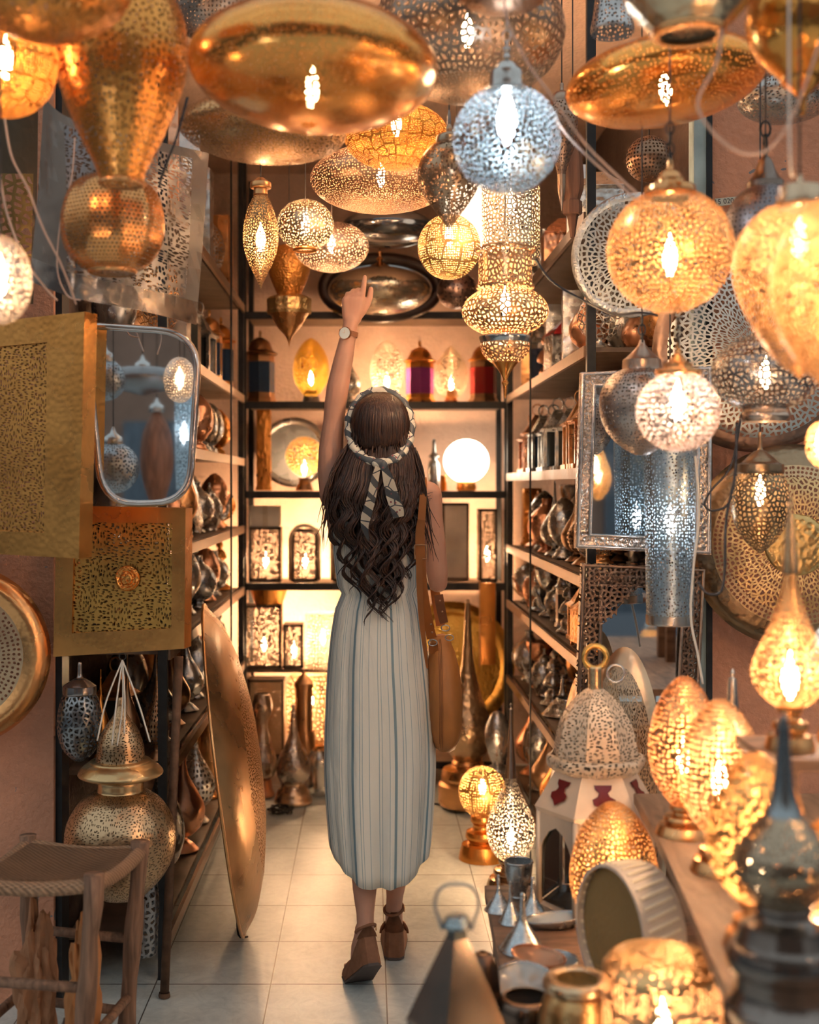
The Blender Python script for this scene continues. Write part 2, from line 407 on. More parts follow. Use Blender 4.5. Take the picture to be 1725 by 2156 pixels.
# --- top row -------------------------------------------------------------
L('hanging_lamp', 'hammered brass dome in the upper left corner, in front of the long pear lamp', 'lamp', 95, 1.9,
  [('shade', ell(-50, 150, 185), M(GOLD, .3, 'leaf', 60, 0.288, bump=.7, bs=55))], cord=TOP)
L('hanging_lamp', 'amber pinhole lamp with dark petal outlines at the left edge below the hammered brass dome', 'lamp', 12, 2.2,
  [('shade', ell(130, 122, 108), M(AMBER, .4, 'petal', 170, 0.324, bump=.5, bs=120))], lit=1.36, cord=TOP)
L('hanging_lamp', 'long gold pear-shaped lamp with an open brass ring at its narrow lower end', 'lamp', 256, 2.3,
  [('shade', [(-60, 40), (-30, 90), (30, 128), (100, 140), (160, 134), (220, 116), (290, 86), (350, 56), (384, 44)], M(GOLD, .3, 'dot', 75, 0.277, bump=.6, bs=60)),
   ('rim', [(381, 45), (384, 48), (389, 48), (391, 44)], M(BRASS, .25, bump=.05))], cord=TOP, lobes=0)
L('hanging_lamp', 'round gold globe with lobed bands of pinholes and an open pierced bottom', 'lamp', 237, 2.6,
  [('shade', [(368, 20), (372, 50), (395, 84), (430, 102), (478, 108), (525, 98), (558, 72), (570, 50)], M((.88, .42, .15), .25, 'grid', t=.3, uv=(100, 115), bump=.3, bs=50), {'lobes': 10, 'lobe': .018, 'seg': 60}),
   ('rim', [(567, 50), (571, 52), (576, 49), (577, 46)], M(BRASS, .25, bump=.05)),
   ('bottom_screen', [(574, 46), (576, 30), (577, 0)], M(BRONZE, .4, 'cell', 55, .13))], cord=TOP)
L('hanging_lamp', 'giant smooth gold flattened ellipsoid lamp, the largest of all, hanging at the top', 'lamp', 653, 2.2,
  [('shade', ell(142, 150, 262, 4, 176, 22), M((.95, .42, .11), .2, 'dot', 88, 0.168, bump=.3, bs=30))], cord=TOP, seg=64, lit=0.74, by=190, tilt=3)
L('hanging_lamp', 'wide shallow brass disc lamp pierced with leaf cuts, below the giant ellipsoid', 'lamp', 550, 2.78,
  [('shade', [(218, 60), (228, 120), (250, 160), (272, 175), (290, 170), (310, 140), (325, 90), (332, 40), (334, 0)], M((.72, .42, .19), .3, 'leaf', 100, 0.336, bump=.2)),
   ], cord=TOP, seg=56, tilt=3)
L('hanging_lamp', 'silvery shade with rows of fine pinholes tucked behind the giant ellipsoid at the top', 'lamp', 450, 3.05,
  [('shade', ell(5, 95, 88), M((.6, .5, .42), .35, 'dot', 84, 0.277, rnd=.3))], cord=TOP)
L('hanging_lamp', 'amber pinhole bowl with dark flower outlines, lit, right of the leaf-cut disc', 'lamp', 835, 3.2,
  [('shade', ell(288, 74, 110, 0, 180, 16), M(AMBER, .4, 'petal', 200, 0.342, bump=.4, bs=120))], lit=2.17, by=262, cord=TOP)
L('hanging_lamp', 'huge dark silver globe pierced all over with triangular cuts, behind the silver ball', 'lamp', 985, 2.7,
  [('shade', ell(70, 158, 204, 0, 147, 20), M((.42, .33, .26), .3, 'cell', 50, 0.2, bump=.3)),
   ('bottom_bowl', ell(70, 158, 204, 147, 180, 6)[0:7], M((.5, .36, .25), .3, 'dot', 106, 0.302, rnd=.3))], cord=TOP, seg=56, lit=.5)
L('hanging_lamp', 'brown hammered disc lamp whose underside just shows at the top above the silver ball', 'lamp', 1060, 2.2,
  [('shade', ell(-20, 58, 98), M((.35, .2, .12), .35, 'dot', 79, 0.252, bump=.6))], cord=TOP)
L('hanging_lamp', 'copper coloured flattened globe lamp with one bare bulb glowing through, above the dark saucer', 'lamp', 803, 3.62,
  [('shade', ell(378, 76, 150, 0, 180, 18), M((.80, .47, .28), .35, 'dot', 110, 0.302, bump=.6, bs=110))], lit=3.1, by=372, cord=TOP)
L('hanging_lamp', 'bronze onion lamp ending in a point, pierced with little leaves, unlit', 'lamp', 946, 3.0,
  [('shade', [(300, 22), (310, 42), (335, 60), (365, 67), (395, 61), (425, 44), (455, 22), (484, 0)], M((.56, .39, .25), .3, 'leaf', 85, 0.336, bump=.2)),
   ('cap', [(262, 0), (262, 4), (272, 8), (280, 8), (284, 24), (284, 24), (290, 28), (303, 28), (303, 24)], M((.55, .42, .3), .3, bump=.05)),
   ('ring', [(228, 0), (240, 3), (262, 4), (262, 0)], M((.3, .3, .32), .3, bump=0))], cord=TOP)
t = L('hanging_lamp', 'silver blue pierced ball glowing white, hanging in front of the big dark globe', 'lamp', 1067, 2.35,
  [('shade', ell(294, 114, 114, 12, 180, 20, raw=True), M((.36, .45, .50), .28, 'cell', 82, .15, bump=.1)),
   ('cap', [(98, 0), (98, 5), (106, 9), (113, 5), (122, 9), (128, 6), (134, 18), (148, 28), (153, 30), (153, 35), (180, 37), (184, 40), (190, 40), (196, 30)], M(SILVER, .22, bump=.05))],
  lit=1.0, by=255, lc=(.86, .93, 1.0), bs=.02, cord=TOP)
chain(t, (0, 0, (408-98)*2.35/F-.01), 3, .012, M(SILVER, .3, bump=0))
L('hanging_lamp', 'smooth dark chrome saucer lamp between the copper globe and the pointing hand', 'lamp', 816, 4.82,
  [('shade', ell(482, 43, 99, 0, 176, 18), M((.20, .21, .23), .14, bump=.03))], cord=CEIL)
L('hanging_lamp', 'pale silver gold flattened globe with a knobbed finial, just above the pointing finger', 'lamp', 800, 5.25,
  [('shade', ell(612, 52, 109, 0, 172, 18), M((.72, .63, .50), .2, bump=.3)),
   ('finial', [(527, 0), (532, 6), (540, 3), (546, 8), (550, 4), (556, 12), (563, 26)], M(BRASS, .25, bump=.03))], cord=CEIL)
L('hanging_lamp', 'slim brass spindle lamp pierced like lace and glowing, pointed at the bottom', 'lamp', 549, 3.3,
  [('shade', [(408, 12), (425, 21), (455, 32), (490, 37), (525, 35), (560, 23), (588, 9), (608, 0)], M((.42, .25, .11), .3, 'cell', 115, .17, bump=.1)),
   ('cap', [(374, 6), (384, 20), (386, 22), (396, 22), (397, 14), (397, 14), (410, 15)], M(BRASS, .3, bump=.03))], lit=1.1, by=505, cord=CEIL-.18)
L('hanging_lamp', 'pale pinhole lamp with bare candle bulb, left of the dark chrome saucer', 'lamp', 643, 4.1,
  [('shade', ell(474, 55, 60, 0, 160, 14), M((.82, .62, .42), .3, 'dot', 92, 0.319, bump=.3)),
   ('rim', [(522, 22), (526, 26), (529, 24)], M(GOLD, .3, bump=0))], lit=2.48, by=470, cord=CEIL)
L('hanging_lamp', 'pinkish fine-mesh bowl lamp glowing behind the candle bulb lamp', 'lamp', 698, 4.45,
  [('shade', ell(520, 55, 79, 30, 180, 14), M((.85, .6, .45), .35, 'cell', 68, 0.2))], lit=3.1, by=515, cord=CEIL)
L('hanging_lamp', 'gold two-tier urn lamp with flanged waist and pointed tail above the back shelf', 'lamp', 609, 4.85,
  [('shade', [(520, 30), (535, 40), (560, 45), (590, 38), (615, 27), (628, 22)], M(GOLD, .35, bump=.9, bs=90)),
   ('collar', [(620, 24), (628, 44), (636, 46), (636, 46), (650, 45), (655, 46), (655, 46), (662, 44)], M((.8, .55, .25), .3, bump=.6, bs=90), {'lobes': 12, 'lobe': .04}),
   ('tail', [(660, 42), (672, 34), (690, 24), (706, 9), (718, 3), (732, 0)], M(BRASS, .3, bump=.5))], cord=CEIL)
L('hanging_lamp', 'amber globe crossed by dark interlaced lines, lit, behind the tall urn lantern', 'lamp', 946, 3.95,
  [('shade', ell(520, 70, 66), M((.95, .6, .25), .4, 'petal', 120, 0.36, bump=.3))], lit=4.34, by=500, cord=CEIL)
L('hanging_lamp', 'tall drum shade of pale pierced metal glowing brightly above the urn lantern', 'lamp', 1076, 3.75,
  [('shade', [(392, 58), (395, 61), (395, 61), (545, 61), (545, 58)], M((.95, .78, .58), .4, 'cell', 72, 0.2))], lit=9.92, by=430, cord=CEIL)
L('hanging_lamp', 'white fabric drum shade glowing softly, between the small onion lamp and the tall drum', 'lamp', 985, 4.5,
  [('shade', [(400, 30), (405, 46), (520, 50), (530, 40)], plain((.9, .82, .7), .7, trans=.0, emit=(1, .8, .58), es=1.6, key='lit_shade'))], cord=CEIL)
t = L('hanging_lamp', 'ornate glowing urn lantern with flared neck, bulging body and tapered brass tail', 'lamp', 1064, 3.2,
  [('neck', [(520, 60), (524, 66), (530, 64), (534, 56), (534, 56), (560, 56), (598, 57), (602, 62), (608, 60)], M((0.85, 0.46, 0.22), .3, 'cell', 68, 0.2)),
   ('shade', ell(656, 54, 91, 14, 163, 14, raw=True), M((0.88, 0.49, 0.24), .32, 'cell', 68, 0.2)),
   ('waist', [(706, 50), (710, 55), (722, 52), (722, 52)], M((.62, .63, .6), .2, bump=0)),
   ('lower_bowl', [(722, 52), (740, 50), (756, 38), (764, 28)], M((0.88, 0.49, 0.24), .32, 'cell', 80, 0.2)),
   ('tail', [(762, 29), (772, 20), (788, 9), (800, 5), (806, 8), (812, 5), (832, 3), (840, 0)], M(GOLD, .25, bump=.03))], lit=8.06, by=640, cord=CEIL-.18)
L('hanging_lamp', 'narrow dark pierced lantern with brass cap hanging before the right-hand black posts', 'lamp', 1183, 3.3,
  [('cap', [(176, 0), (176, 4), (190, 5), (196, 16), (205, 23), (218, 24)], M((.45, .33, .25), .3, bump=.03)),
   ('shade', [(216, 24), (250, 34), (300, 30), (345, 14), (370, 8)], M((.4, .27, .2), .35, 'dot', 88, 0.286)),
   ('tail', [(368, 9), (400, 8), (420, 4), (445, 0)], M((.5, .36, .26), .3, bump=.1))], cord=TOP)
L('hanging_lamp', 'tapering brown wood and metal lantern hanging behind the narrow dark one', 'lamp', 1206, 3.45,
  [('body', [(290, 0), (292, 10), (330, 20), (390, 24), (420, 16), (424, 20), (424, 20), (450, 20), (456, 12), (500, 5)], wood((.2, .09, .05)), {'seg': 6, 'flat': True})], cord=TOP)
L('hanging_lamp', 'broad flattened gold lamp tilting a little, the largest at the upper right', 'lamp', 1408, 2.6,
  [('shade', ell(172, 104, 208, 4, 180, 20), M((.96, .42, .10), .22, 'dot', 88, 0.185, bump=.3, bs=36))], lit=1.24, by=190, tilt=-6, cord=TOP, seg=60)
L('hanging_lamp', 'silver gold pot lamp with round open mouth in front of the broad gold lamp', 'lamp', 1450, 1.9,
  [('shade', [(-130, 60), (-90, 115), (-40, 138), (0, 132), (40, 100), (64, 74)], M((.72, .58, .38), .22, bump=.4, bs=60)),
   ('rim', [(60, 72), (64, 77), (74, 77), (78, 70), (78, 60), (72, 58)], M(BRASS, .25, bump=0)),
   ('inner_screen', [(60, 60), (50, 0)], M(BRONZE, .4, 'dot', 79, 0.336))], cord=TOP)
L('hanging_lamp', 'polished gold bell lamp at the upper right edge with a small funnel under it', 'lamp', 1690, 2.0,
  [('shade', [(-110, 50), (-60, 90), (0, 112), (60, 114), (110, 96), (150, 60), (166, 44)], M((.92, .42, .1), .2, bump=.2)),
   ('funnel', [(160, 46), (176, 40), (200, 14), (215, 8), (240, 6), (244, 0)], M(GOLD, .22, bump=0))], cord=TOP)
L('hanging_lamp', 'silver leaf-pierced bowl behind the polished gold bell at the right', 'lamp', 1655, 3.15,
  [('shade', ell(205, 60, 100), M((.55, .53, .5), .3, 'leaf', 85, 0.288))], cord=TOP)
t = L('hanging_lamp', 'big round brass ball lamp with stepped cap, lit, right of the silver pierced plate', 'lamp', 1411, 2.3,
  [('shade', ell(528, 131, 132, 14, 180, 20, raw=True), M((0.90, 0.46, 0.17), .3, 'cell', 92, 0.2, bump=.2)),
   ('cap', [(336, 0), (336, 6), (356, 8), (364, 20), (376, 26), (378, 30), (378, 30), (390, 32), (394, 52), (394, 52), (410, 54), (418, 40)], M(BRASS, .25, bump=.03))], lit=2.4, by=545, cord=TOP)
chain(t, (0, 0, (659-336)*2.3/F-.01), 4, .012, BLACKIRON)
L('hanging_lamp', 'huge amber egg lamp glowing at the right edge, its brass cap showing', 'lamp', 1684, 1.9,
  [('shade', [(428, 40), (445, 80), (490, 120), (550, 136), (610, 130), (680, 100), (750, 55), (790, 10), (796, 0)], M((0.92, 0.49, 0.19), .3, 'cell', 92, 0.2, bump=.2)),
   ('cap', [(370, 0), (370, 6), (384, 8), (390, 30), (394, 44), (394, 44), (432, 46), (440, 40)], M((.75, .6, .42), .25, bump=.03))], lit=2.4, by=510, cord=TOP, tilt=0)
L('hanging_lamp', 'second huge amber egg lamp overlapping the first, cut by the right edge', 'lamp', 1772, 1.6,
  [('shade', [(410, 40), (440, 80), (510, 128), (590, 145), (680, 132), (760, 90), (822, 30), (836, 0)], M((0.92, 0.49, 0.19), .3, 'cell', 104, 0.2, bump=.2))], lit=2.0, by=560, cord=TOP)
t = L('hanging_lamp', 'matt grey onion lamp with tiny pinholes and tall dark cap before the pink wall', 'lamp', 1612, 2.6,
  [('shade', [(398, 44), (420, 66), (460, 82), (510, 80), (560, 58), (600, 24), (620, 0)], M((.30, .28, .30), .4, 'dot', 84, 0.202, rnd=.4, bump=.1)),
   ('cap', [(306, 0), (306, 4), (318, 9), (326, 4), (336, 12), (344, 16), (366, 24), (380, 34), (384, 38), (384, 38), (400, 40), (404, 44)], M((.25, .2, .17), .3, bump=.03))], cord=TOP)
chain(t, (0, 0, (620-306)*2.6/F-.008), 2, .017, BLACKIRON)
L('hanging_lamp', 'silver pierced ball lamp half cut by the left edge above the large brass panel', 'lamp', 0, 2.1,
  [('shade', ell(590, 95, 66), M((.7, .62, .56), .35, 'cell', 88, 0.2))], lit=.6, cord=TOP)
L('hanging_lamp', 'wide dark silver pot lamp with triangular cuts and a short foot, under the amber eggs', 'lamp', 1612, 2.76,
  [('shade', ell(786, 84, 112, 8, 152, 16, raw=True), M((.36, .32, .30), .25, 'cell', 64, 0.2)),
   ('foot', [(853, 50), (862, 46), (870, 50), (878, 52), (888, 48)], M((.55, .42, .33), .25, bump=.1)),
   ('cap', [(690, 0), (694, 12), (702, 30), (708, 32)], M((.4, .38, .38), .25, bump=0))], cord=TOP, lit=.6)
t = L('hanging_lamp', 'silver grey pinhole onion lamp with bell cap, partly behind the glowing pink ball', 'lamp', 1352, 2.9,
  [('shade', [(778, 44), (792, 66), (820, 84), (855, 89), (895, 80), (930, 56), (955, 20), (960, 0)], M((.55, .47, .42), .32, 'dot', 97, 0.277, rnd=.6)),
   ('cap', [(716, 0), (716, 5), (726, 8), (738, 18), (750, 30), (758, 40), (758, 40), (778, 42), (784, 46)], M((.5, .36, .28), .3, bump=.03))], cord=TOP)
chain(t, (0, 0, (960-716)*2.9/F-.008), 3, .013, BLACKIRON)
t = L('hanging_lamp', 'pierced ball lamp glowing pinkish white before the silver cylinder lamp', 'lamp', 1428, 2.3,
  [('shade', ell(866, 86, 87, 16, 180, 18, raw=True), M((.78, .58, .48), .3, 'cell', 84, 0.2)),
   ('cap', [(722, 0), (722, 4), (744, 7), (756, 16), (764, 22), (766, 30), (766, 30), (776, 31), (778, 46), (788, 48), (790, 40)], M(BRASS, .3, bump=.03))], lit=2.4, by=850, lc=(1, .78, .6), cord=P(0, 659, 2.3).z)
chain(t, (0, 0, (952-722)*2.3/F-.008), 4, .011, BLACKIRON)
L('hanging_lamp', 'silver tube lamp covered in swirled pinholes with a plain band at the bottom', 'lamp', 1411, 3.12,
  [('shade', [(940, 54), (944, 54), (1294, 49), (1294, 49)], M((.50, .60, .66), .35, 'dot', 110, .32, bump=.6, bs=26)),
   ('band', [(1294, 50), (1296, 50), (1313, 50), (1315, 48)], M((.62, .58, .52), .25, bump=.02))], lit=.35, by=1100, lc=(.85, .93, 1), cord=TOP)
t = L('hanging_lamp', 'dark bronze egg lamp with cone cap before the large brass tray', 'lamp', 1601, 2.95,
  [('shade', [(996, 44), (1010, 52), (1040, 58), (1075, 59), (1110, 50), (1140, 30), (1162, 6), (1164, 0)], M((.30, .21, .12), .3, 'cell', 76, 0.2)),
   ('cap', [(912, 0), (912, 4), (944, 5), (950, 12), (962, 26), (974, 38), (978, 48), (978, 48), (995, 49), (998, 46)], M((.42, .28, .17), .3, bump=.03))], cord=TOP, lit=.4)
L('hanging_lamp', 'little amber drop lamp on the right edge below the amber eggs', 'lamp', 1734, 2.2,
  [('shade', ell(935, 50, 36), M((0.92, 0.49, 0.21), .3, 'cell', 96, 0.2))], lit=1.24, cord=TOP)
L('hanging_lamp', 'small dark pinhole ball lamp seen through the black shelf posts at the upper right', 'lamp', 1367, 3.5,
  [('shade', ell(335, 50, 48), M((.36, .22, .14), .35, 'dot', 79, 0.286, rnd=.3))], cord=TOP)
L('hanging_lamp', 'silver pierced bell lamp partly hidden at the top right behind the gold pot', 'lamp', 1290, 2.9,
  [('shade', [(-60, 20), (-20, 34), (30, 40), (60, 46), (72, 44)], M((.55, .55, .55), .3, 'dot', 88, 0.286))], cord=TOP)
L('hanging_lamp', 'dark smoked lamp beyond the pointing hand over the right end of the back shelf', 'lamp', 962, 5.0,
  [('shade', ell(612, 40, 42), M((.30, .2, .17), .3, 'dot', 53, 0.252))], cord=CEIL)

# --- trays, sheets and frames -------------------------------------------
def disc(name, label, cat, cx, cy, z, parts, axis, group=None, sx=1.0):
    """round dish whose axis points along the given direction; profiles in metres (height along axis, radius)"""
    d = Vector(axis).normalized()
    root = thing(name, label, cat, P(cx, cy, z), group)
    root.rotation_euler = d.to_track_quat('Z', 'Y').to_euler()
    for pt in parts:
        link(pt[0], lathe(spline(pt[1]), 72, sx=sx, smooth=50), pt[2], root)
    link('hanging_hook', tube([(-.006, .0, -.01), (.0, .0, -.016), (.006, 0, -.01)], .002, 6), BLACKIRON, root)
    return root
r = .166
disc('round_tray', 'silver pierced round plate with beaded rim behind the big brass ball lamp', 'tray', 1333, 538, 3.32,
     [('plate', [(.018, 0), (.018, .06), (.02, r*.86)], M((.50, .56, .58), .35, 'cell', 60, 0.2, bump=.5)),
      ('rim', [(.02, r*.86), (.022, r*.93), (.014, r), (.002, r*.99), (.002, r*.9)], M((.62, .66, .66), .3, bump=.6, bs=120))], (-.45, -1, -.1))
r = .29
disc('round_tray', 'large pale silver tray pierced with fine triangles on the pink wall', 'tray', 1592, 738, 3.52,
     [('plate', [(.05, 0), (.05, .1), (.04, r*.75), (.028, r*.86)], M((.72, .76, .74), .35, 'cell', 53, 0.2, bump=.2)),
      ('rim', [(.028, r*.86), (.02, r*.95), (0, r)], M((.33, .22, .17), .4, bump=.3))], (-.15, -1, 0))
r = .285
disc('round_tray', 'big brass pierced tray with woven border and broad dark rim low on the pink wall', 'tray', 1672, 1148, 3.45,
     [('boss', [(.062, 0), (.06, .07), (.052, .085)], M((.75, .5, .2), .3, bump=.6)),
      ('plate', [(.052, .085), (.05, r*.5), (.042, r*.66)], M((.72, .50, .24), .32, 'cell', 64, 0.2, bump=.3)),
      ('border', [(.042, r*.66), (.034, r*.78)], M((.66, .48, .28), .35, 'dot', 70, 0.336, rnd=.15)),
      ('rim', [(.034, r*.78), (.02, r*.92), (-.01, r)], M((.40, .29, .18), .3, bump=.3))], (-.22, -1, .08))
r = .245
disc('round_tray', 'round brass dish with pinhole centre hung on the pink wall at the left edge', 'tray', -90, 1380, 3.3,
     [('plate', [(.03, 0), (.035, .1), (.03, r*.72)], M((.68, .5, .32), .35, 'dot', 66, 0.286, rnd=.3)),
      ('rim', [(.03, r*.72), (.04, r*.84), (.025, r*.95), (0, r)], M((.85, .43, .17), .25, bump=.15))], (.12, -1, 0))
# tall oval dish leaning by the left shelves
rt = thing('leaning_dish', 'tall domed brass dish standing on the tiles against the left shelves, edge towards us', 'dish', P(528, 1962, 3.95))
rr = .52
dm = lathe(spline([(.12, 0), (.112, rr*.35), (.085, rr*.66)]), 80); dm2 = lathe(spline([(.085, rr*.66), (.05, rr*.86), (.012, rr*.97), (0, rr)]), 80)
rim_ = tube([(rr*math.cos(2*PI*k/80), rr*math.sin(2*PI*k/80), 0) for k in range(80)], .005, 6, closed=True)
Rm = Vector((.98, .095, .125)).to_track_quat('Z', 'Y').to_matrix().to_4x4()
for nm, me, mt in (('pierced_dome', dm, M((.66, .38, .19), .38, 'dot', 78, .27, bump=.2)), ('smooth_border', dm2, M((.66, .40, .20), .28, bump=.1, bs=30)), ('rim', rim_, M(BRASS, .3, bump=0))):
    me.transform(Matrix.Translation((-.085, 0, rr+.01)) @ Rm)
    link(nm, me, mt, rt)
a = P(500, 1850, 3.95)-rt.location
link('wire_stand', tube(smoothpath([a, P(499, 1905, 3.95)-rt.location, P(502, 1968, 3.8)-rt.location, P(522, 1972, 3.8)-rt.location], 4), .003, 6), BLACKIRON, rt)

def panel(name, label, cat, q, ins, th, mb, mi, extra=None, dip=.006):
    """framed sheet: q = four (px,py,z) corners clockwise from upper left; ins = inset fractions left, top, right, bottom"""
    c = [P(*p) for p in q]
    root = thing(name, label, cat, (c[2]+c[3])/2)
    def pt(u, v): return (c[0]*(1-u)+c[1]*u)*(1-v)+(c[3]*(1-u)+c[2]*u)*v
    l, t_, r_, b_ = ins
    inn = [pt(l, t_), pt(1-r_, t_), pt(1-r_, 1-b_), pt(l, 1-b_)]
    n = (c[1]-c[0]).cross(c[3]-c[0]).normalized(); n = n if n.y > 0 else -n
    link('border', local(frameme(c, inn, n*th), root), mb, root)
    link('pierced_field', local(prism([p+n*dip for p in inn], n*(th*.3)), root), mi, root)
    return root
panel('brass_panel', 'large upright brass panel with leaf-cut field and broad smooth border at the left edge', 'panel',
      [(-130, 690, 3.2), (178, 656, 3.0), (166, 1176, 3.0), (-130, 1160, 3.2)], (.1, .11, .24, .10), .05, M((.95, .43, .12), .28, bump=.12), M((.96, .44, .12), .35, 'leaf', 95, 0.32, bump=.3, co='xz'))
t = panel('brass_panel', 'square gold panel with rosette centre and diamond-cut edges below the mirror', 'panel',
      [(120, 1064, 3.32), (391, 1070, 3.26), (388, 1366, 3.26), (112, 1383, 3.32)], (.14, .11, .10, .15), .06, M((.86, .40, .12), .28, bump=.1), M((.95, .50, .13), .32, 'leaf', 85, 0.32, bump=.4, co='xz'))
me = lathe(spline([(.012, 0), (.012, .012), (.004, .02), (.008, .028), (.0, .034)]), 28); me.transform(Matrix.Translation(P(268, 1218, 3.285)-t.location) @ Vector((-.1, -1, 0)).to_track_quat('Z', 'Y').to_matrix().to_4x4())
link('rosette', me, M(GOLD, .25, bump=1.0, bs=90), t)
# great curved steel sheet
def sheet(name, label, cat, grid, th, mats, hole):
    """curved sheet through a grid of (px,py,z) rows"""
    rows = [smoothpath([P(*p) for p in row], 6) for row in grid]
    cols = [smoothpath([r_[i] for r_ in rows], 6) for i in range(len(rows[0]))]
    nr = len(cols[0]); nc = len(cols)
    root = thing(name, label, cat, cols[nc//2][-1])
    def part(i0, i1, j0, j1, nm, mt):
        bm = bmesh.new(); vs = {}
        for i in range(i0, i1+1):
            for j in range(j0, j1+1): vs[i, j] = bm.verts.new(cols[i][j]-root.location)
        for i in range(i0, i1):
            for j in range(j0, j1): bm.faces.new((vs[i, j], vs[i+1, j], vs[i+1, j+1], vs[i, j+1]))
        bmesh.ops.solidify(bm, geom=bm.faces[:], thickness=th)
        link(nm, fin(bm, nm, 50), mt, root)
    u0, u1, v0, v1 = hole; a, b = int(nc*u0), int((nc-1)*u1); c_, d = int(nr*v0), int((nr-1)*v1)
    part(a, b, c_, d, 'pierced_field', mats[1])
    part(0, nc-1, 0, c_, 'top_border', mats[0]); part(0, nc-1, d, nr-1, 'bottom_border', mats[0]); part(0, a, c_, d, 'side_border', mats[0]); part(b, nc-1, c_, d, 'side_border', mats[0])
    return root
sheet('curved_lampshade', 'great curved steel lampshade sheet with pierced middle behind the gold globe', 'lampshade',
      [[(92, 205, 2.85), (150, 250, 2.8), (300, 290, 2.95), (440, 322, 3.15)], [(80, 400, 2.85), (160, 430, 2.78), (310, 470, 2.93), (428, 500, 3.15)], [(62, 592, 2.85), (160, 628, 2.82), (300, 655, 2.95), (414, 684, 3.15)]],
      .003, (M((.55, .50, .46), .22, bump=.5, bs=25), M((.38, .37, .38), .3, 'leaf', 95, 0.336, bump=.4, bs=30, co='xz')), (.28, .9, .14, .86))
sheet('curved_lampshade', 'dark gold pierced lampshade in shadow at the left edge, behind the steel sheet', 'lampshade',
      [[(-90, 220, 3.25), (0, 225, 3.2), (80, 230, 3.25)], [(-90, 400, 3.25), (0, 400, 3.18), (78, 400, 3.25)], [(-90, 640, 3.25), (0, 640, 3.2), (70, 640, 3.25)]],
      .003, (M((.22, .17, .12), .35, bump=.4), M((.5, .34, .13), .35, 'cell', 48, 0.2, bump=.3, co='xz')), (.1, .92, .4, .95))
# mirrors
def rounded(q, rad, n=7):
    out = []
    m = len(q)
    for i in range(m):
        p, a, b = Vector(q[i]), Vector(q[i-1]), Vector(q[(i+1) % m])
        r_ = rad[i]; s, e = p+(a-p).normalized()*r_, p+(b-p).normalized()*r_
        for k in range(n+1):
            u = k/n; out.append(s*(1-u)**2+p*2*u*(1-u)+e*u*u)
    return out
def mirror(name, label, q, rad, w, zoff, fm, tilt=0):
    lp = rounded([P(*p) for p in q], rad)
    root = thing(name, label, 'mirror', Vector((sum(p.x for p in lp)/len(lp), min(p.y for p in lp), min(p.z for p in lp))))
    c = sum(lp, Vector())/len(lp)
    link('frame', local(tube(lp, w, 10, closed=True, taper=.8), root), fm, root)
    inn = [p+(c-p).normalized()*w*.5+Vector((0, .002, 0)) for p in lp]
    link('glass', local(prism(inn, (0, .006, 0)), root), MIRROR, root)
    return root
mirror('wall_mirror', 'rounded trapezoid mirror in a polished silver tube frame above the square gold panel',
       [(176, 684, 3.1), (421, 700, 3.1), (398, 1058, 3.1), (216, 1062, 3.1)], (.04, .11, .09, .09), .0105, 0, M((.72, .66, .62), .12, bump=.03))
def boxmirror(name, label, q, w1, mats, pat=None):
    c = [P(*p) for p in q]; root = thing(name, label, 'mirror', (c[2]+c[3])/2)
    def inset(d):
        cc = sum(c, Vector())/4; out = []
        for i in range(4):
            a = (c[i-1]-c[i]).normalized(); b = (c[(i+1) % 4]-c[i]).normalized(); out.append(c[i]+a*d+b*d)
        return out
    n = Vector((0, 1, 0))
    link('frame', local(frameme(c, inset(w1), n*.03), root), mats[0], root)
    link('inner_moulding', local(tube([p+Vector((0, -.002, 0)) for p in inset(w1)], .006, 8, closed=True), root), mats[1], root)
    link('outer_moulding', local(tube([p+Vector((0, -.002, 0)) for p in inset(.006)], .006, 8, closed=True), root), mats[1], root)
    link('glass', local(prism([p+n*.012 for p in inset(w1)], n*.006), root), MIRROR, root)
    return root, inset
boxmirror('wall_mirror', 'rectangular mirror in a hammered silver and copper frame behind the silver tube lamp',
          [(1224, 784, 3.3), (1500, 770, 3.3), (1498, 1168, 3.3), (1212, 1154, 3.3)], .037, (M((.62, .52, .45), .25, bump=.8, bs=90), M((.7, .66, .64), .2, bump=.2)))
t, ins = boxmirror('wall_mirror', 'tall mirror in a wide dark scrollwork frame with keyhole arch, behind the metal lantern',
          [(1226, 1186, 3.4), (1486, 1196, 3.4), (1470, 1530, 3.4), (1212, 1525, 3.4)], .058, (M((.22, .15, .11), .38, 'cell', 64, 0.2, bump=.8, bs=110, co='xz'), M((.32, .22, .16), .35, bump=.4)))
# arch spandrels of the pierced frame
for sgn, x0, x1 in ((1, 1262, 1345), (-1, 1436, 1353)):
    pts = [P(x0, 1230, 3.39)]+[P(x1, 1230, 3.39)]+[P(x1-sgn*k, y, 3.39) for k, y in ((3, 1240), (16, 1250), (22, 1262), (34, 1270), (44, 1282), (46, 1296), (60, 1304), (72, 1312))]+[P(x0, 1318, 3.39)]
    link('arch_corner', local(prism(pts, (0, .012, 0)), t), M((.24, .16, .12), .38, 'cell', 64, 0.2, bump=.8, bs=110, co='xz'), t)
oval = [P(802+120*math.cos(2*PI*k/48), 606+62*math.sin(2*PI*k/48), 5.77) for k in range(48)]
t = thing('oval_mirror', 'black-framed oval mirror hanging before the top of the back shelf', 'mirror', P(802, 670, 5.77))
link('frame', local(tube(oval, .028, 10, closed=True), t), plain((.035, .018, .014), .35, key='black_frame'), t)
link('glass', local(prism([p+Vector((0, .008, 0)) for p in oval], (0, .006, 0)), t), MIRROR, t)

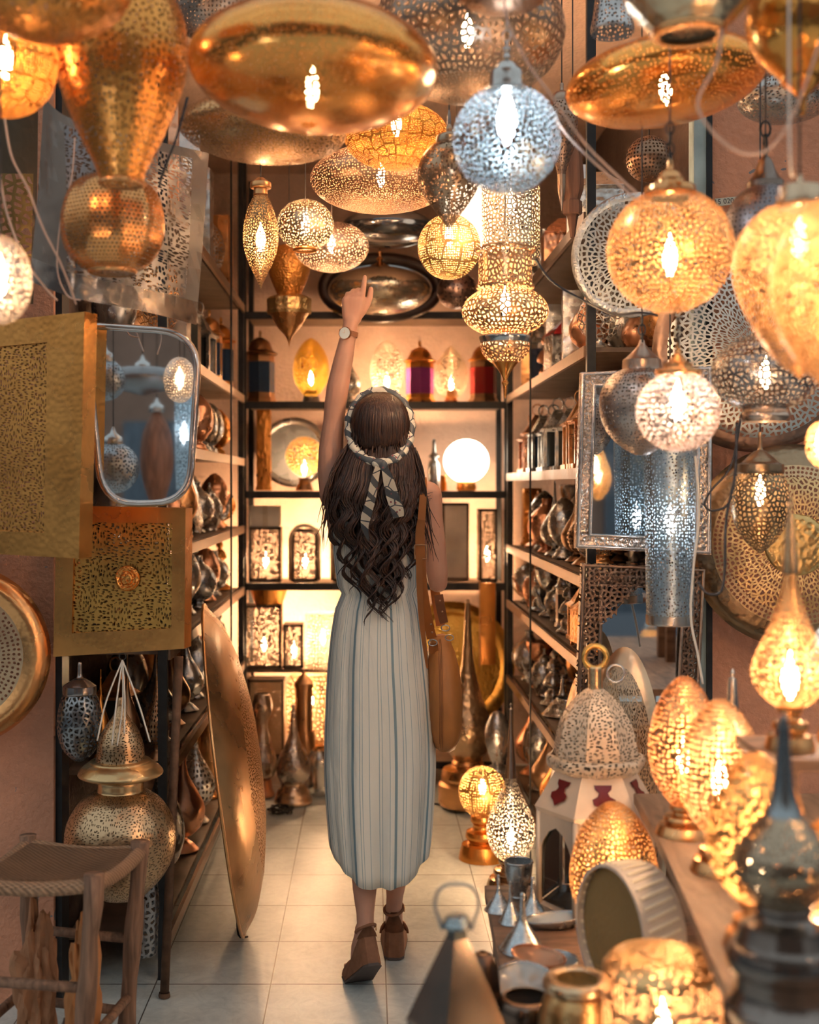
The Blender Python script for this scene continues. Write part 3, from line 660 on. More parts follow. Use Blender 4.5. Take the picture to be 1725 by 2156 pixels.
# lamps hanging out in the forecourt that show only in the two mirrors
def vm(px, py, zm, zr): p = P(px, py, 2*zm-zr); return p.x, p.z
def mlamp(label, px, py, zm, zr, prof, mat, lit=0, **kw):
    """prof in metres (height from lamp middle, radius)"""
    x, h = vm(px, py, zm, zr); lo = prof[-1][0]
    root = thing('hanging_lamp', label, 'lamp', (x, zr, h+lo)); link('shade', lathe(spline([(a-lo, b) for a, b in prof]), 32), mat, root)
    t_ = prof[0][0]-lo; link('cap', lathe([(t_+.05, .003), (t_+.03, .01), (t_+.015, .03), (t_-.01, .034), (t_-.012, .03)], 24), M(SILVER, .25, bump=0), root)
    link('cord', tube([(0, 0, t_+.045), (0, 0, TOP-h-lo)], .002, 6), BLACKIRON, root)
    if lit: bulb(root, (0, 0, -lo), lit, **kw)
ball_ = lambda r: [(r*math.cos(PI*k/12), r*math.sin(PI*k/12)) for k in range(13)]
mlamp('silver ball lamp reflected in the upper left of the rounded mirror', 220, 800, 3.1, 2.0, ball_(.072), M(STEEL, .3, 'dot', 79, 0.286))
mlamp('large silver pinhole ball lamp reflected low in the rounded mirror', 238, 985, 3.1, 2.15, ball_(.085), M(STEEL, .32, 'dot', 75, 0.302))
mlamp('wide dark saucer lamp reflected in the middle of the rounded mirror', 300, 800, 3.1, 1.3, [(.05, .02), (.045, .1), (.01, .15), (-.03, .12), (-.055, .03), (-.06, 0)], M((.25, .24, .24), .3, bump=.1))
mlamp('bluish tube lamp reflected at the right of the rounded mirror', 388, 915, 3.1, 1.5, [(.21, .035), (.21, .04), (.21, .04), (-.21, .032), (-.21, .032)], M((.5, .62, .68), .35, 'dot', 79, 0.336), 1.5, col=(.85, .93, 1))
mlamp('brown wooden lantern reflected behind the ball lamps of the rounded mirror', 330, 960, 3.1, .9, [(.2, .01), (.1, .06), (-.05, .07), (-.2, .03), (-.22, 0)], wood((.25, .1, .05)))
mlamp('amber drop lamp reflected in the left of the copper-framed mirror', 1262, 1000, 3.3, 1.5, [(.13, .008), (.08, .03), (.0, .055), (-.06, .045), (-.1, .015), (-.105, 0)], M((.9, .55, .22), .3, 'cell', 80, 0.2), 3)
mlamp('rosette egg lamp reflected in the scrollwork mirror, glowing', 1374, 1395, 3.4, 1.15, [(.16, 0), (.14, .04), (.05, .085), (-.04, .09), (-.12, .06), (-.15, .02), (-.15, 0)], M((.85, .5, .2), .3, 'dot', 66, 0.302), 4)
# ------------------------------------------------------------ shelf units
def unit(name, label, x0, y0, x1, y1, top, levels, th, lip=.03, cross='y', posts=True, pm=None):
    root = thing(name, label, 'shelf', ((x0+x1)/2, (y0+y1)/2, 0))
    w = .026
    for X in (x0, x1-w):
        for Y in (y0, y1-w): link('post', local(boxme(X, Y, 0, X+w, Y+w, top), root), pm or BLACKIRON, root)
    for h in levels: link('shelf_board', local(boxme(x0+w, y0+w+.002, h-th, x1-w, y1-w-.002, h), root), SHELFM, root)
    for h in levels:   # angle-iron lips along the open edges
        for X in ((x0-.006, x0+.006), ) if cross == 'l' else ((x1-.006, x1+.006), ) if cross == 'r' else ():
            link('edge_rail', local(boxme(X[0], y0+w, h-lip, X[1], y1-w, h+.004), root), M((.36, .25, .18), .35, bump=.1), root)
        if cross == 'b': link('edge_rail', local(boxme(x0+w, y0-.004, h-lip, x1-w, y0+.008, h+.004), root), BLACKIRON, root)
    return root
RL = (2.24, 1.84, 1.477, 1.148, .89, .54, .12); LL = (2.26, 1.84, 1.547, 1.235, .95, .60, .12); BL = (2.24, 1.817, 1.395, .961, .12)
unit('shelving_unit', 'black iron shelving along the right wall, full of small silver and brass wares', .65, 3.66, 1.04, 5.78, 2.95, RL, .014, cross='l')
unit('shelving_unit', 'black iron shelving along the left wall behind the mirror and gold panels', -.90, 3.56, -.58, 5.78, 2.95, LL, .014, cross='r')
unit('shelving_unit', 'black iron shelving across the back wall with lit lamps on every shelf', -.60, 5.82, .67, 6.22, 2.95, BL, .016, cross='b')
link_ = 'thin iron rod from ceiling to floor before the %s-hand shelves'
for nm, px, z in (('right', 1117, 4.7), ('left', 487, 4.85)):
    p = P(px, 1000, z); o = link('iron_rod', tube([(0, 0, 0), (0, 0, 3.02)], .004, 8), BLACKIRON, None, (p.x, p.y, 0)); tag(o, link_ % nm, 'rod')

# ------------------------------------------------------------ small wares (built 1 unit high, then copied)
def sp(pts, s=4): return spline(pts, s)
def proto(kind, mat, mat2=None, mat3=None):
    """returns [(part name, mesh, material)] for a ware 1 m high standing on z = 0"""
    m2 = mat2 or mat
    if kind == 'onion_vase': return [('body', lathe(sp([(1, .012), (.8, .02), (.62, .05), (.48, .13), (.34, .20), (.2, .17), (.12, .08)]), 24), mat), ('foot', lathe(sp([(.13, .05), (.09, .045), (.06, .09), (.02, .13), (0, .14), (0, 0)], 3), 24), m2)]
    if kind == 'egg_lamp': return [('shade', lathe(sp([(1, 0), (.96, .08), (.8, .21), (.6, .27), (.4, .25), (.24, .14), (.2, .1)]), 24), mat), ('foot', lathe(sp([(.21, .09), (.17, .08), (.13, .14), (.1, .14), (.06, .17), (.0, .2), (0, 0)], 2), 24), m2)]
    if kind == 'globe_vase': return [('body', lathe(sp([(1, .10), (.95, .09), (.86, .12), (.7, .3), (.45, .38), (.22, .28), (.12, .12)]), 24), mat), ('foot', lathe(sp([(.13, .11), (.08, .12), (0, .2), (0, 0)], 2), 24), m2)]
    if kind == 'small_lantern':
        g = mat3 or plain((.1, .14, .16), .1, key='dark_glass')
        pr = []
        for k in range(4):
            a = PI/4+k*PI/2; x, y = .26*math.cos(a), .26*math.sin(a)
            pr.append(boxme(x-.022, y-.022, .05, x+.022, y+.022, .55))
        pr.append(boxme(-.23, -.23, 0, .23, .23, .06)); pr.append(boxme(-.21, -.21, .53, .21, .21, .57))
        return [('cage', merge(pr), mat), ('glass', boxme(-.165, -.165, .06, .165, .165, .53), g), ('roof', lathe([(.84, 0), (.84, .07), (.72, .16), (.62, .24), (.57, .34), (.55, .34), (.55, 0)], 4, flat=True), m2),
                ('carrying_ring', tube([(.075*math.cos(2*PI*k/16), 0, .91+.085*math.sin(2*PI*k/16)) for k in range(16)], .012, 6, closed=True), m2)]
    if kind == 'teapot':
        return [('body', lathe(sp([(.72, .16), (.66, .26), (.45, .36), (.2, .30), (.05, .2), (0, .2), (0, 0)]), 24), mat), ('lid', lathe(sp([(1, 0), (.97, .04), (.92, .03), (.86, .06), (.78, .14), (.71, .17)]), 20), m2),
                ('spout', tube(smoothpath([(.30, 0, .25), (.45, 0, .35), (.5, 0, .55), (.6, 0, .72)], 4), [.06]*4+[.05]*4+[.035]*5, 8), mat), ('handle', tube(smoothpath([(-.3, 0, .6), (-.52, 0, .62), (-.55, 0, .4), (-.33, 0, .2)], 4), .025, 8), m2)]
    if kind == 'goblet': return [('cup', lathe(sp([(1, .28), (.98, .3), (.8, .27), (.6, .16), (.5, .05)]), 24), mat), ('stem', lathe(sp([(.51, .06), (.4, .04), (.3, .07), (.2, .04), (.06, .18), (0, .22), (0, 0)], 3), 20), m2)]
    if kind == 'casket':
        fe = [boxme(x-.03, y-.03, 0, x+.03, y+.03, .12) for x in (-.38, .38) for y in (-.28, .28)]
        return [('box', boxme(-.42, -.32, .08, .42, .32, .7, .02), mat), ('lid', lathe([(1, .12), (.95, .2), (.8, .46), (.7, .58), (.69, .58), (.69, 0)], 4, flat=True), m2)]+[('foot', f, m2) for f in fe]
    if kind == 'tower_lantern': return [('body', lathe([(.66, .15), (.64, .17), (.08, .17), (.05, .19), (0, .2), (0, 0)], 8, flat=True), mat), ('glass', lathe([(.56, .172), (.14, .172)], 8, flat=True), mat3 or plain((.03, .05, .09), .1, key='blue_glass')), ('roof', lathe(sp([(1, 0), (.97, .02), (.9, .015), (.88, .06), (.82, .12), (.72, .15), (.68, .2), (.66, .2), (.65, .14)], 2), 16, smooth=30), m2)]
    if kind == 'cup': return [('bowl', lathe(sp([(1, .42), (.96, .46), (.6, .42), (.25, .3), (.08, .24), (0, .25), (0, 0)]), 24), mat), ('rim', lathe(sp([(1.0, .44), (1.03, .47), (1.0, .5), (.96, .47)], 2), 24), m2)]
    if kind == 'round_plate':
        me = lathe(sp([(.06, 0), (.05, .3), (.07, .4), (.02, .5)]), 32); me.transform(Matrix.Translation((0, 0, .5)) @ Matrix.Rotation(PI*.42, 4, 'Y'))
        me2 = lathe(sp([(.0, .12), (-.02, .2), (-.03, .2)], 2), 16); me2.transform(Matrix.Translation((-.08, 0, .12)))
        return [('dish', me, mat), ('stand', boxme(-.16, -.1, 0, .02, .1, .05, .01), m2)]
    if kind == 'figurine': return [('body', lathe(sp([(1, 0), (.97, .05), (.9, .07), (.84, .04), (.78, .1), (.66, .14), (.6, .08), (.5, .16), (.36, .2), (.3, .1), (.2, .17), (.1, .16), (.06, .22), (0, .24), (0, 0)], 3), 20, lobes=5, lobe=.08), mat), ('knob', lathe(sp([(1.06, 0), (1.04, .03), (1.0, .03), (.98, 0)], 2), 12), m2)]
    if kind == 'tall_box': return [('shell', boxme(-.16, -.12, .03, .16, .12, 1, .01), mat), ('plinth', boxme(-.18, -.14, 0, .18, .14, .05, .005), m2)]
    if kind == 'funnel_lid': return [('cone', lathe(sp([(1, .05), (.95, .07), (.7, .09), (.5, .16), (.25, .4), (.05, .58), (0, .6), (0, 0)]), 28), mat), ('knob', lathe(sp([(1.1, 0), (1.08, .06), (1.02, .07), (.98, .04)], 2), 14), m2)]
def ware(kind, label, cat, loc, h, mats, rot=0, group=None, cache={}, sxy=1.0):
    k = (kind, tuple(m.name for m in mats))
    if k not in cache:
        root = thing(kind, label, cat, loc, group)
        for nm, me, mt in proto(kind, *mats): link(nm, me, mt, root)
        cache[k] = root
    else:
        src = cache[k]; root = src.copy(); COL.objects.link(root)
        for ch in src.children:
            c = ch.copy(); c.parent = root; COL.objects.link(c)
        for q in ('group', ): 
            if q in root: del root[q]
        tag(root, label, cat, group); root.location = loc
    root.scale = (h*sxy, h*sxy, h); root.rotation_euler = (0, 0, rot)
    return root

mS = M(SILVER, .26, bump=.3, bs=9); mSp = M(SILVER, .3, 'cell', 16, .08, bump=.1, bs=12); mB = M(BRASS, .3, bump=.3, bs=9); mBp = M(BRASS, .32, 'cell', 17, .08, bump=.1, bs=12)
mG = M(GOLD, .3, bump=.4, bs=12); mC = M(COPPER, .3, bump=.4, bs=10); mD = M(STEEL, .28, bump=.3, bs=9); mBr = M(BRONZE, .32, bump=.3, bs=9); mDd = M(BRONZE, .3, 'dot', 20, .3, rnd=.4)
mSd = M(SILVER, .3, 'dot', 20, .3, rnd=.4); mPw = M(PEWTER, .28, bump=.2, bs=8)
glR = plain((.25, .02, .02), .08, key='red_glass'); glB = plain((.03, .06, .12), .08, key='blue_glass'); glK = plain((.03, .035, .035), .1, key='dark_glass')
ORD = ['first', 'second', 'third', 'fourth', 'fifth', 'sixth', 'seventh', 'eighth', 'ninth', 'tenth', 'eleventh', 'twelfth']
NAMES = {'onion_vase': 'vase', 'egg_lamp': 'lamp', 'globe_vase': 'vase', 'small_lantern': 'lantern', 'teapot': 'teapot', 'goblet': 'goblet', 'casket': 'box', 'tower_lantern': 'lantern', 'cup': 'cup', 'round_plate': 'plate', 'figurine': 'figurine', 'tall_box': 'box', 'funnel_lid': 'lid'}
WORD = {'onion_vase': 'long-necked onion vase', 'egg_lamp': 'footed egg lamp', 'globe_vase': 'round-bellied vase', 'small_lantern': 'small house-shaped lantern', 'teapot': 'teapot', 'goblet': 'goblet', 'casket': 'lidded casket', 'tower_lantern': 'tower lantern', 'cup': 'cup', 'round_plate': 'upright round plate', 'figurine': 'ringed incense burner', 'tall_box': 'tall box', 'funnel_lid': 'cone-shaped lid'}
HW = {'onion_vase': .2, 'egg_lamp': .27, 'globe_vase': .38, 'small_lantern': .27, 'teapot': .5, 'goblet': .3, 'casket': .45, 'tower_lantern': .2, 'cup': .5, 'round_plate': .3, 'figurine': .24, 'tall_box': .19, 'funnel_lid': .6}
def row(side, shelf_h, shelf_words, items, z0, z1, X, hmax):
    """items: (kind, material word, mats, height); spread from the entrance to the back"""
    n = len(items); cnt = {}
    for i, (kind, mw, mats, h) in enumerate(items):
        z = z0+(z1-z0)*(i+.5)/n; q = (z1-z0)/n; h = min(h, hmax); w = HW[kind]
        sx = min(1.0, q*.48/(w*h), (.072 if 'back row' in shelf_words else .08)/(w*h)); 
        ck = (kind, mw); cnt[ck] = cnt.get(ck, 0)+1; o = ORD[cnt[ck]-1]
        lab = '%s %s, %s from the entrance on the %s' % (mw, WORD[kind], o, shelf_words)
        xx = X+R.uniform(-.012, .012)
        rz = (PI if kind == 'round_plate' and side == 'right' else 0) if kind == 'round_plate' else (PI if side == 'right' else 0)+R.uniform(-.15, .15)
        o_ = ware(kind, lab, NAMES[kind], (xx, z, shelf_h+.005), h, mats, rz, 'wares on the '+shelf_words, sxy=sx)
def back(side, h, words, X, hmax, seed):
    rr = random.Random(seed); pool = [('onion_vase', 'dull bronze', (mBr,)), ('egg_lamp', 'dull silver', (mS,)), ('globe_vase', 'dull brass', (mB,)), ('tall_box', 'dull silver', (mS,)), ('onion_vase', 'dull copper', (mC,)), ('goblet', 'dull silver', (mS,)), ('small_lantern', 'dull brass', (mB, mB, glK)), ('globe_vase', 'dull steel', (mD,))]
    it = [(k, m_, ms, hmax*rr.uniform(.82, 1)) for k, m_, ms in [pool[rr.randrange(8)] for _ in range(7)]]
    row(side, h, words+', back row', it, 3.8, 5.7, X, hmax)
def seq(pattern, n): return [pattern[i % len(pattern)] for i in range(n)]
# right shelves, level by level
X = .742
row('right', 2.24, 'top right shelf', [('casket', 'silver', (mS,), .18), ('tall_box', 'silver', (mSp, mS), .3), ('casket', 'copper', (mC,), .2), ('globe_vase', 'dark', (mD,), .24), ('tall_box', 'brass', (mB,), .3)], 3.75, 5.7, X, .4)
row('right', 1.84, 'second right shelf down', [('onion_vase', 'silver pierced', (mSp, mS), .36), ('onion_vase', 'pale', (mC,), .33), ('tall_box', 'silver', (mS,), .27), ('casket', 'red and silver', (mS, glR), .2), ('tall_box', 'silver', (mS,), .29), ('figurine', 'pale', (mC,), .26), ('tower_lantern', 'silver', (mS,), .3), ('tall_box', 'brass', (mB,), .26)], 3.78, 5.7, X, .37)
row('right', 1.477, 'third right shelf down', [('small_lantern', 'brass', (mB, mB, glR), .29), ('small_lantern', 'brass', (mB, mB, glK), .28), ('small_lantern', 'brass', (mBp, mB, glK), .28), ('small_lantern', 'silver', (mS, mS, glK), .27), ('small_lantern', 'silver', (mS, mS, glK), .28), ('small_lantern', 'silver', (mS, mPw, glK), .27), ('small_lantern', 'silver', (mS, mS, glB), .28), ('small_lantern', 'copper', (mC, mC, glR), .30), ('small_lantern', 'copper', (mC, mC, glR), .27)], 3.78, 5.72, X, .33)
row('right', 1.148, 'fourth right shelf down', [('egg_lamp', 'brass pierced', (mBp, mB), .26), ('onion_vase', 'silver pinhole', (mSd, mS), .29), ('onion_vase', 'bronze pinhole', (mDd, mBr), .3), ('onion_vase', 'bronze', (mBr,), .28), ('egg_lamp', 'silver', (mS,), .23), ('onion_vase', 'silver', (mS,), .29), ('globe_vase', 'copper', (mC,), .22), ('egg_lamp', 'dark steel', (mD,), .25), ('figurine', 'copper', (mC,), .24), ('tall_box', 'gold', (mG,), .26)], 3.78, 5.72, X, .31)
row('right', .89, 'fifth right shelf down', [('tower_lantern', 'gold', (mG, mG, glK), .19), ('casket', 'gold', (mG,), .17), ('small_lantern', 'brass', (mB, mB, glB), .21), ('figurine', 'silver', (mS,), .2), ('tower_lantern', 'silver', (mS, mS, glK), .22), ('teapot', 'silver', (mS,), .17), ('goblet', 'silver', (mS,), .19), ('figurine', 'pewter', (mPw,), .19), ('teapot', 'copper', (mC,), .18), ('globe_vase', 'silver', (mS,), .2)], 3.78, 5.72, X, .235)
row('right', .54, 'sixth right shelf down', [('teapot', 'silver', (mS,), .18), ('cup', 'silver', (mS,), .11), ('round_plate', 'bronze', (mBr,), .24), ('cup', 'pewter', (mPw,), .1), ('funnel_lid', 'silver', (mS,), .14), ('figurine', 'silver', (mS,), .22), ('teapot', 'silver', (mS,), .2), ('goblet', 'copper', (mC,), .2), ('globe_vase', 'silver', (mS,), .22)], 3.78, 5.72, X, .32)
row('right', .12, 'lowest right shelf', [('onion_vase', 'gold', (mG,), .40), ('onion_vase', 'brass', (mB,), .40), ('egg_lamp', 'dark', (mD,), .36), ('onion_vase', 'gold', (mG,), .40), ('onion_vase', 'bronze', (mBr,), .4), ('egg_lamp', 'silver', (mS,), .34), ('onion_vase', 'copper', (mC,), .4)], 3.78, 5.72, X, .4)
# left shelves
X = -.672
row('left', 2.26, 'top left shelf', [('tall_box', 'copper', (mC,), .40), ('tall_box', 'silver', (mS,), .42), ('tall_box', 'silver', (mS,), .38), ('globe_vase', 'silver', (mSp, mS), .3), ('tall_box', 'brass', (mB,), .36)], 3.85, 5.7, X, .5)
row('left', 1.84, 'second left shelf down', [('egg_lamp', 'brass pierced', (mBp, mB), .34), ('tall_box', 'silver', (mSp, mS), .34), ('tower_lantern', 'silver', (mS, mS, glK), .33), ('small_lantern', 'silver', (mS, mS, glK), .32), ('tower_lantern', 'brass', (mB, mB, glB), .33), ('tower_lantern', 'gold', (mG, mG, glB), .34)], 3.85, 5.72, X, .36)
row('left', 1.547, 'third left shelf down', [('egg_lamp', 'copper pierced', (M(COPPER, .3, 'dot', 26, .3), mC), .25), ('egg_lamp', 'copper', (mC,), .25), ('egg_lamp', 'silver', (mS,), .24), ('egg_lamp', 'copper', (mC,), .23), ('egg_lamp', 'silver', (mS,), .22), ('egg_lamp', 'silver', (mS,), .23), ('egg_lamp', 'gold', (mG,), .22)], 3.85, 5.72, X, .27)
row('left', 1.235, 'fourth left shelf down', [('round_plate', 'silver', (mS,), .25), ('tall_box', 'copper', (mC,), .27), ('egg_lamp', 'brass', (mB,), .22), ('round_plate', 'silver', (mS,), .27), ('globe_vase', 'silver', (mS,), .2), ('teapot', 'silver', (mS,), .2), ('egg_lamp', 'copper', (mC,), .24), ('globe_vase', 'gold', (mG,), .2)], 3.85, 5.72, X, .28)
row('left', .95, 'fifth left shelf down', [('onion_vase', 'bronze', (mDd, mBr), .26), ('onion_vase', 'brass pinhole', (M(BRASS, .3, 'dot', 24, .3), mB), .27), ('egg_lamp', 'silver', (mS,), .25), ('globe_vase', 'steel', (mD,), .2), ('egg_lamp', 'copper', (mC,), .22), ('globe_vase', 'silver', (mS,), .19), ('figurine', 'gold', (mG,), .22)], 3.85, 5.72, X, .265)
row('left', .60, 'sixth left shelf down', [('onion_vase', 'dark steel', (mD,), .33), ('onion_vase', 'bronze', (mBr,), .33), ('onion_vase', 'dark steel', (mD,), .33), ('globe_vase', 'dark steel', (mD,), .26), ('casket', 'copper', (mC, glR), .18), ('globe_vase', 'copper', (mC,), .22), ('figurine', 'silver', (mS,), .25)], 3.85, 5.72, X, .33)
row('left', .12, 'lowest left shelf', [('globe_vase', 'silver', (mS,), .36), ('onion_vase', 'copper', (mC,), .44), ('onion_vase', 'silver', (mSd, mS), .44), ('globe_vase', 'brass', (mB,), .36), ('onion_vase', 'copper', (mC,), .42)], 3.85, 5.72, X, .45)

for i, (h, w_, m_) in enumerate(((1.84, 'second right shelf', .36), (1.477, 'third right shelf', .32), (1.148, 'fourth right shelf', .30), (.89, 'fifth right shelf', .225), (.54, 'sixth right shelf', .31))): back('right', h, w_, .925, m_, 20+i)
for i, (h, w_, m_) in enumerate(((1.84, 'second left shelf', .38), (1.547, 'third left shelf', .27), (1.235, 'fourth left shelf', .28), (.95, 'fifth left shelf', .26), (.60, 'sixth left shelf', .32))): back('left', h, w_, -.815, m_, 40+i)
# ------------------------------------------------------------ back shelves (z about 5.95)
Z = 5.98
def onshelf(h): return h+.006
def BL_(name, label, cat, cx, h, parts, **kw):
    """lamp standing on a back shelf: its lowest photo row is put exactly on the board"""
    o = L(name, label, cat, cx, kw.pop('z', Z), parts, **kw); o.location.z = onshelf(h); return o
def stand(yb, r, mat=None): return ('foot', [(yb-26, r*.7), (yb-20, r*.6), (yb-12, r*.85), (yb-10, r*.85), (yb-4, r), (yb, r*1.1), (yb, r*1.1), (yb, 0)], mat or M(STEEL, .3, bump=.05))
S2 = 'top but one back shelf'
BL_('table_lamp', 'golden amber egg lamp lit by one bulb, on the back shelf beside the raised arm', 'lamp', 655, 1.817, [('shade', [(712, 0), (722, 16), (745, 31), (775, 38), (805, 34), (825, 22), (832, 16)], M((.95, .52, .06), .3, 'dot', 110, .25)), stand(850, 20)], lit=2.55, by=800)
BL_('table_lamp', 'clear pinhole egg lamp glowing white on the back shelf above her head', 'lamp', 815, 1.817, [('shade', [(717, 0), (724, 14), (745, 30), (780, 36), (812, 31), (832, 20)], M((.85, .68, .5), .3, 'cell', 60, .17)), stand(850, 17, mB)], lit=7.65, by=805)
BL_('table_lamp', 'pointed pale lamp with a bright bulb on the back shelf between two coloured lanterns', 'lamp', 950, 1.817, [('shade', [(728, 0), (742, 14), (765, 31), (795, 37), (822, 30), (838, 16)], M((.85, .62, .42), .3, 'dot', 90, .25)), stand(850, 14, mB)], lit=5.95, by=812)
ware('tower_lantern', 'dark tower lantern with a black arched window at the left end of the back shelf', 'lantern', (P(548, 0, Z).x, Z, 1.823), .355, (mBr, mBr, glB), PI/8, sxy=1.15)
ware('tower_lantern', 'gold lantern with green and purple glass panes on the back shelf', 'lantern', (P(884, 0, Z).x, Z-.02, 1.823), .30, (mG, mG, plain((.28, .05, .22), .1, key='purple_glass')), PI/8, sxy=1.3)
ware('tower_lantern', 'dark red-glass tower lantern at the right end of the back shelf', 'lantern', (P(1018, 0, Z).x, Z, 1.823), .31, (mBr, mG, glR), PI/8, sxy=1.2)
ware('onion_vase', 'silver oil-lamp shaped vase close beside the raised forearm on the back shelf', 'vase', (P(737, 0, Z).x, Z, 1.823), .28, (mS,), 0)
BL_('oil_lamp', 'dark framed picture stand behind the coloured lanterns on the back shelf', 'picture', 930, 1.817, [('frame', [(700, 70), (702, 75), (760, 75), (770, 60)], plain((.05, .03, .03), .4, key='black_frame'), {'seg': 4, 'flat': True})], z=6.12) if 0 else None
# second shelf
BL_('table_lamp', 'amber crackle globe lamp with its bulb showing, left of her shoulder', 'lamp', 641, 1.395, [('shade', ell(958, 42, 40, 10, 168, raw=True), M((.95, .55, .15), .3, 'cell', 55, .17)), stand(1030, 18, mBr)], lit=4.25, by=985)
BL_('table_lamp', 'big white ball lamp, the brightest light on the back shelves', 'lamp', 982, 1.395, [('shade', ell(968, 46, 48, 8, 172, raw=True), plain((1, .92, .8), .5, emit=(1, .82, .6), es=7, key='glowing_globe')), ('foot', [(1010, 16), (1014, 19), (1030, 20), (1030, 0)], mG)])
BL_('water_bottle', 'small silver sprinkler bottle beside the bright ball lamp', 'bottle', 914, 1.395, [('body', [(922, 0), (924, 3), (950, 5), (958, 12), (964, 6), (975, 12), (1000, 13), (1028, 12), (1030, 12), (1030, 0)], mPw)])
BL_('glass_tumbler', 'little orange glass tumbler at the foot of the bright ball lamp', 'glass', 934, 1.395, [('bowl', [(1000, 6), (1028, 7), (1030, 7), (1030, 0)], plain((.8, .2, .02), .1, key='orange_glass')), ('rim', [(998, 6), (1000, 7), (1002, 6)], mG)], z=5.93)
t = disc('round_tray', 'dark round tray leaning against the wall behind the amber crackle globe', 'tray', 618, 952, 6.13, [('plate', [(.01, 0), (.01, .14)], mD), ('rim', [(.01, .14), (.02, .16), (0, .175)], mD)], (0, -1, .12))
ware('tall_box', 'upright gold hammered box at the left end of the second back shelf', 'box', (P(556, 0, Z).x, Z, 1.401), .39, (mG,), 0, sxy=.55)
# third shelf: pierced box lanterns
def boxlamp(label, cx, w, h, base, arch=False, lit=6.8, mat=None, z=Z, d=.12):
    x = P(cx, 0, z).x; wd = w*z/F/2; hh = h*z/F
    root = thing('box_lamp', label, 'lamp', (x, z, onshelf(base)))
    mt = mat or M((.85, .66, .45), .35, 'cell', 75, .17, co='obj')
    ps = [boxme(sx*(wd-.006)-.006, sy*(d/2-.006)-.006, 0, sx*(wd-.006)+.006, sy*(d/2-.006)+.006, hh) for sx in (-1, 1) for sy in (-1, 1)]
    ps += [boxme(-wd, -d/2, 0, wd, d/2, .012), boxme(-wd, -d/2, hh-.012, wd, d/2, hh)]
    link('frame', merge(ps), plain((.10, .07, .05), .4, m=.5, key='dark_edge'), root)
    for i, (a, b) in enumerate((((-wd+.008, -d/2+.002), (wd-.008, -d/2+.004)), ((-wd+.002, -d/2+.008), (-wd+.004, d/2-.008)), ((wd-.004, -d/2+.008), (wd-.002, d/2-.008)))):
        link('pierced_panel', boxme(a[0], a[1], .012, b[0], b[1], hh-.012), mt, root)
    if arch:
        pts = [Vector((wd*1.12*math.cos(PI*k/14), -d/2-.004, hh*.8+wd*1.1*math.sin(PI*k/14))) for k in range(15)]
        pts = [Vector((wd*1.12, -d/2-.004, .005))]+pts+[Vector((-wd*1.12, -d/2-.004, .005))]
        link('arch_moulding', tube(pts, .009, 8), M(PALE, .4, bump=.1), root)
    if lit: bulb(root, (0, 0, hh*.35), lit)
    return root
boxlamp('lit box lamp with pierced sides at the left end of the third back shelf', 560, 66, 112, .961)
boxlamp('arched lit box lamp beside the square one on the third back shelf', 643, 54, 108, .961, arch=True)
boxlamp('lit box lamp just behind her waist on the third back shelf', 728, 50, 108, .961, arch=True)
boxlamp('pale lit box lamp at the right end of the third back shelf', 1026, 38, 150, .961)
boxlamp('tall dark silver pierced box lamp behind her elbow on the third back shelf', 958, 56, 160, .961, lit=1.27, mat=M((.5, .42, .35), .35, 'dot', 70, .25), z=6.05)
ware('casket', 'white cardboard box on top of the leftmost lit box lamp', 'box', (P(562, 0, Z).x, Z, .961+.012+112*Z/F), .10, (plain((.85, .76, .66), .8, key='card'), plain((.80, .70, .6), .8, key='card')), 0, sxy=1.6) if 0 else None
root = thing('cardboard_box', 'plain white box standing on the leftmost box lamp of the third back shelf', 'box', (P(560, 0, Z).x, Z, .961+.008+112*Z/F))
link('carton', boxme(-.07, -.05, 0, .07, .05, .10, .003), plain((.86, .74, .62), .8, key='card'), root); link('tape', boxme(-.012, -.0512, .0, .012, .0512, .1015), plain((.7, .55, .4), .4, key='tape'), root)
# floor level of the back unit
BL_('table_lamp', 'brass bucket shade standing on the glowing square box lamp', 'lamp', 566, .85, [('shade', [(1241, 41), (1243, 41), (1274, 30), (1276, 28), (1276, 0)], mG)])
boxlamp('square box lamp glowing strongly, lowest but one at the left of the back shelves', 556, 76, 130, .545, lit=13.6)
boxlamp('small pierced box lamp with dark lid between two glowing ones', 619, 42, 90, .545, lit=5.1)
BL_('table_lamp', 'tall glowing drum lamp directly left of the dress, low on the back shelves', 'lamp', 680, .545, [('shade', [(1285, 34), (1288, 37), (1288, 37), (1395, 37), (1398, 34)], M((.95, .8, .6), .4, 'cell', 60, .17))], lit=15.3, by=1340)
boxlamp('dull brass pierced box lamp standing on the bottom board at the left', 562, 76, 160, .12, lit=0.85, mat=M((.6, .42, .26), .4, 'dot', 80, .25, bump=.6, co='obj'))
BL_('table_lamp', 'round net-pattern lamp glowing behind the little minaret lantern', 'lamp', 655, .12, [('shade', [(1420, 36), (1428, 48), (1455, 52), (1530, 52), (1560, 44), (1570, 20)], M((.9, .6, .3), .35, 'cell', 42, .17)), ('foot', [(1565, 24), (1580, 30), (1580, 0)], mB)], lit=7.65, by=1480, z=6.09)
BL_('minaret_lantern', 'bronze minaret lantern with cone roof standing before the net-pattern lamp', 'lantern', 640, .12, [('roof', [(1395, 0), (1402, 3), (1420, 18), (1424, 21), (1424, 21), (1432, 21)], mBr), ('body', [(1432, 20), (1436, 18), (1520, 18), (1524, 22), (1524, 22), (1578, 22), (1580, 0)], mBr)], z=5.9)
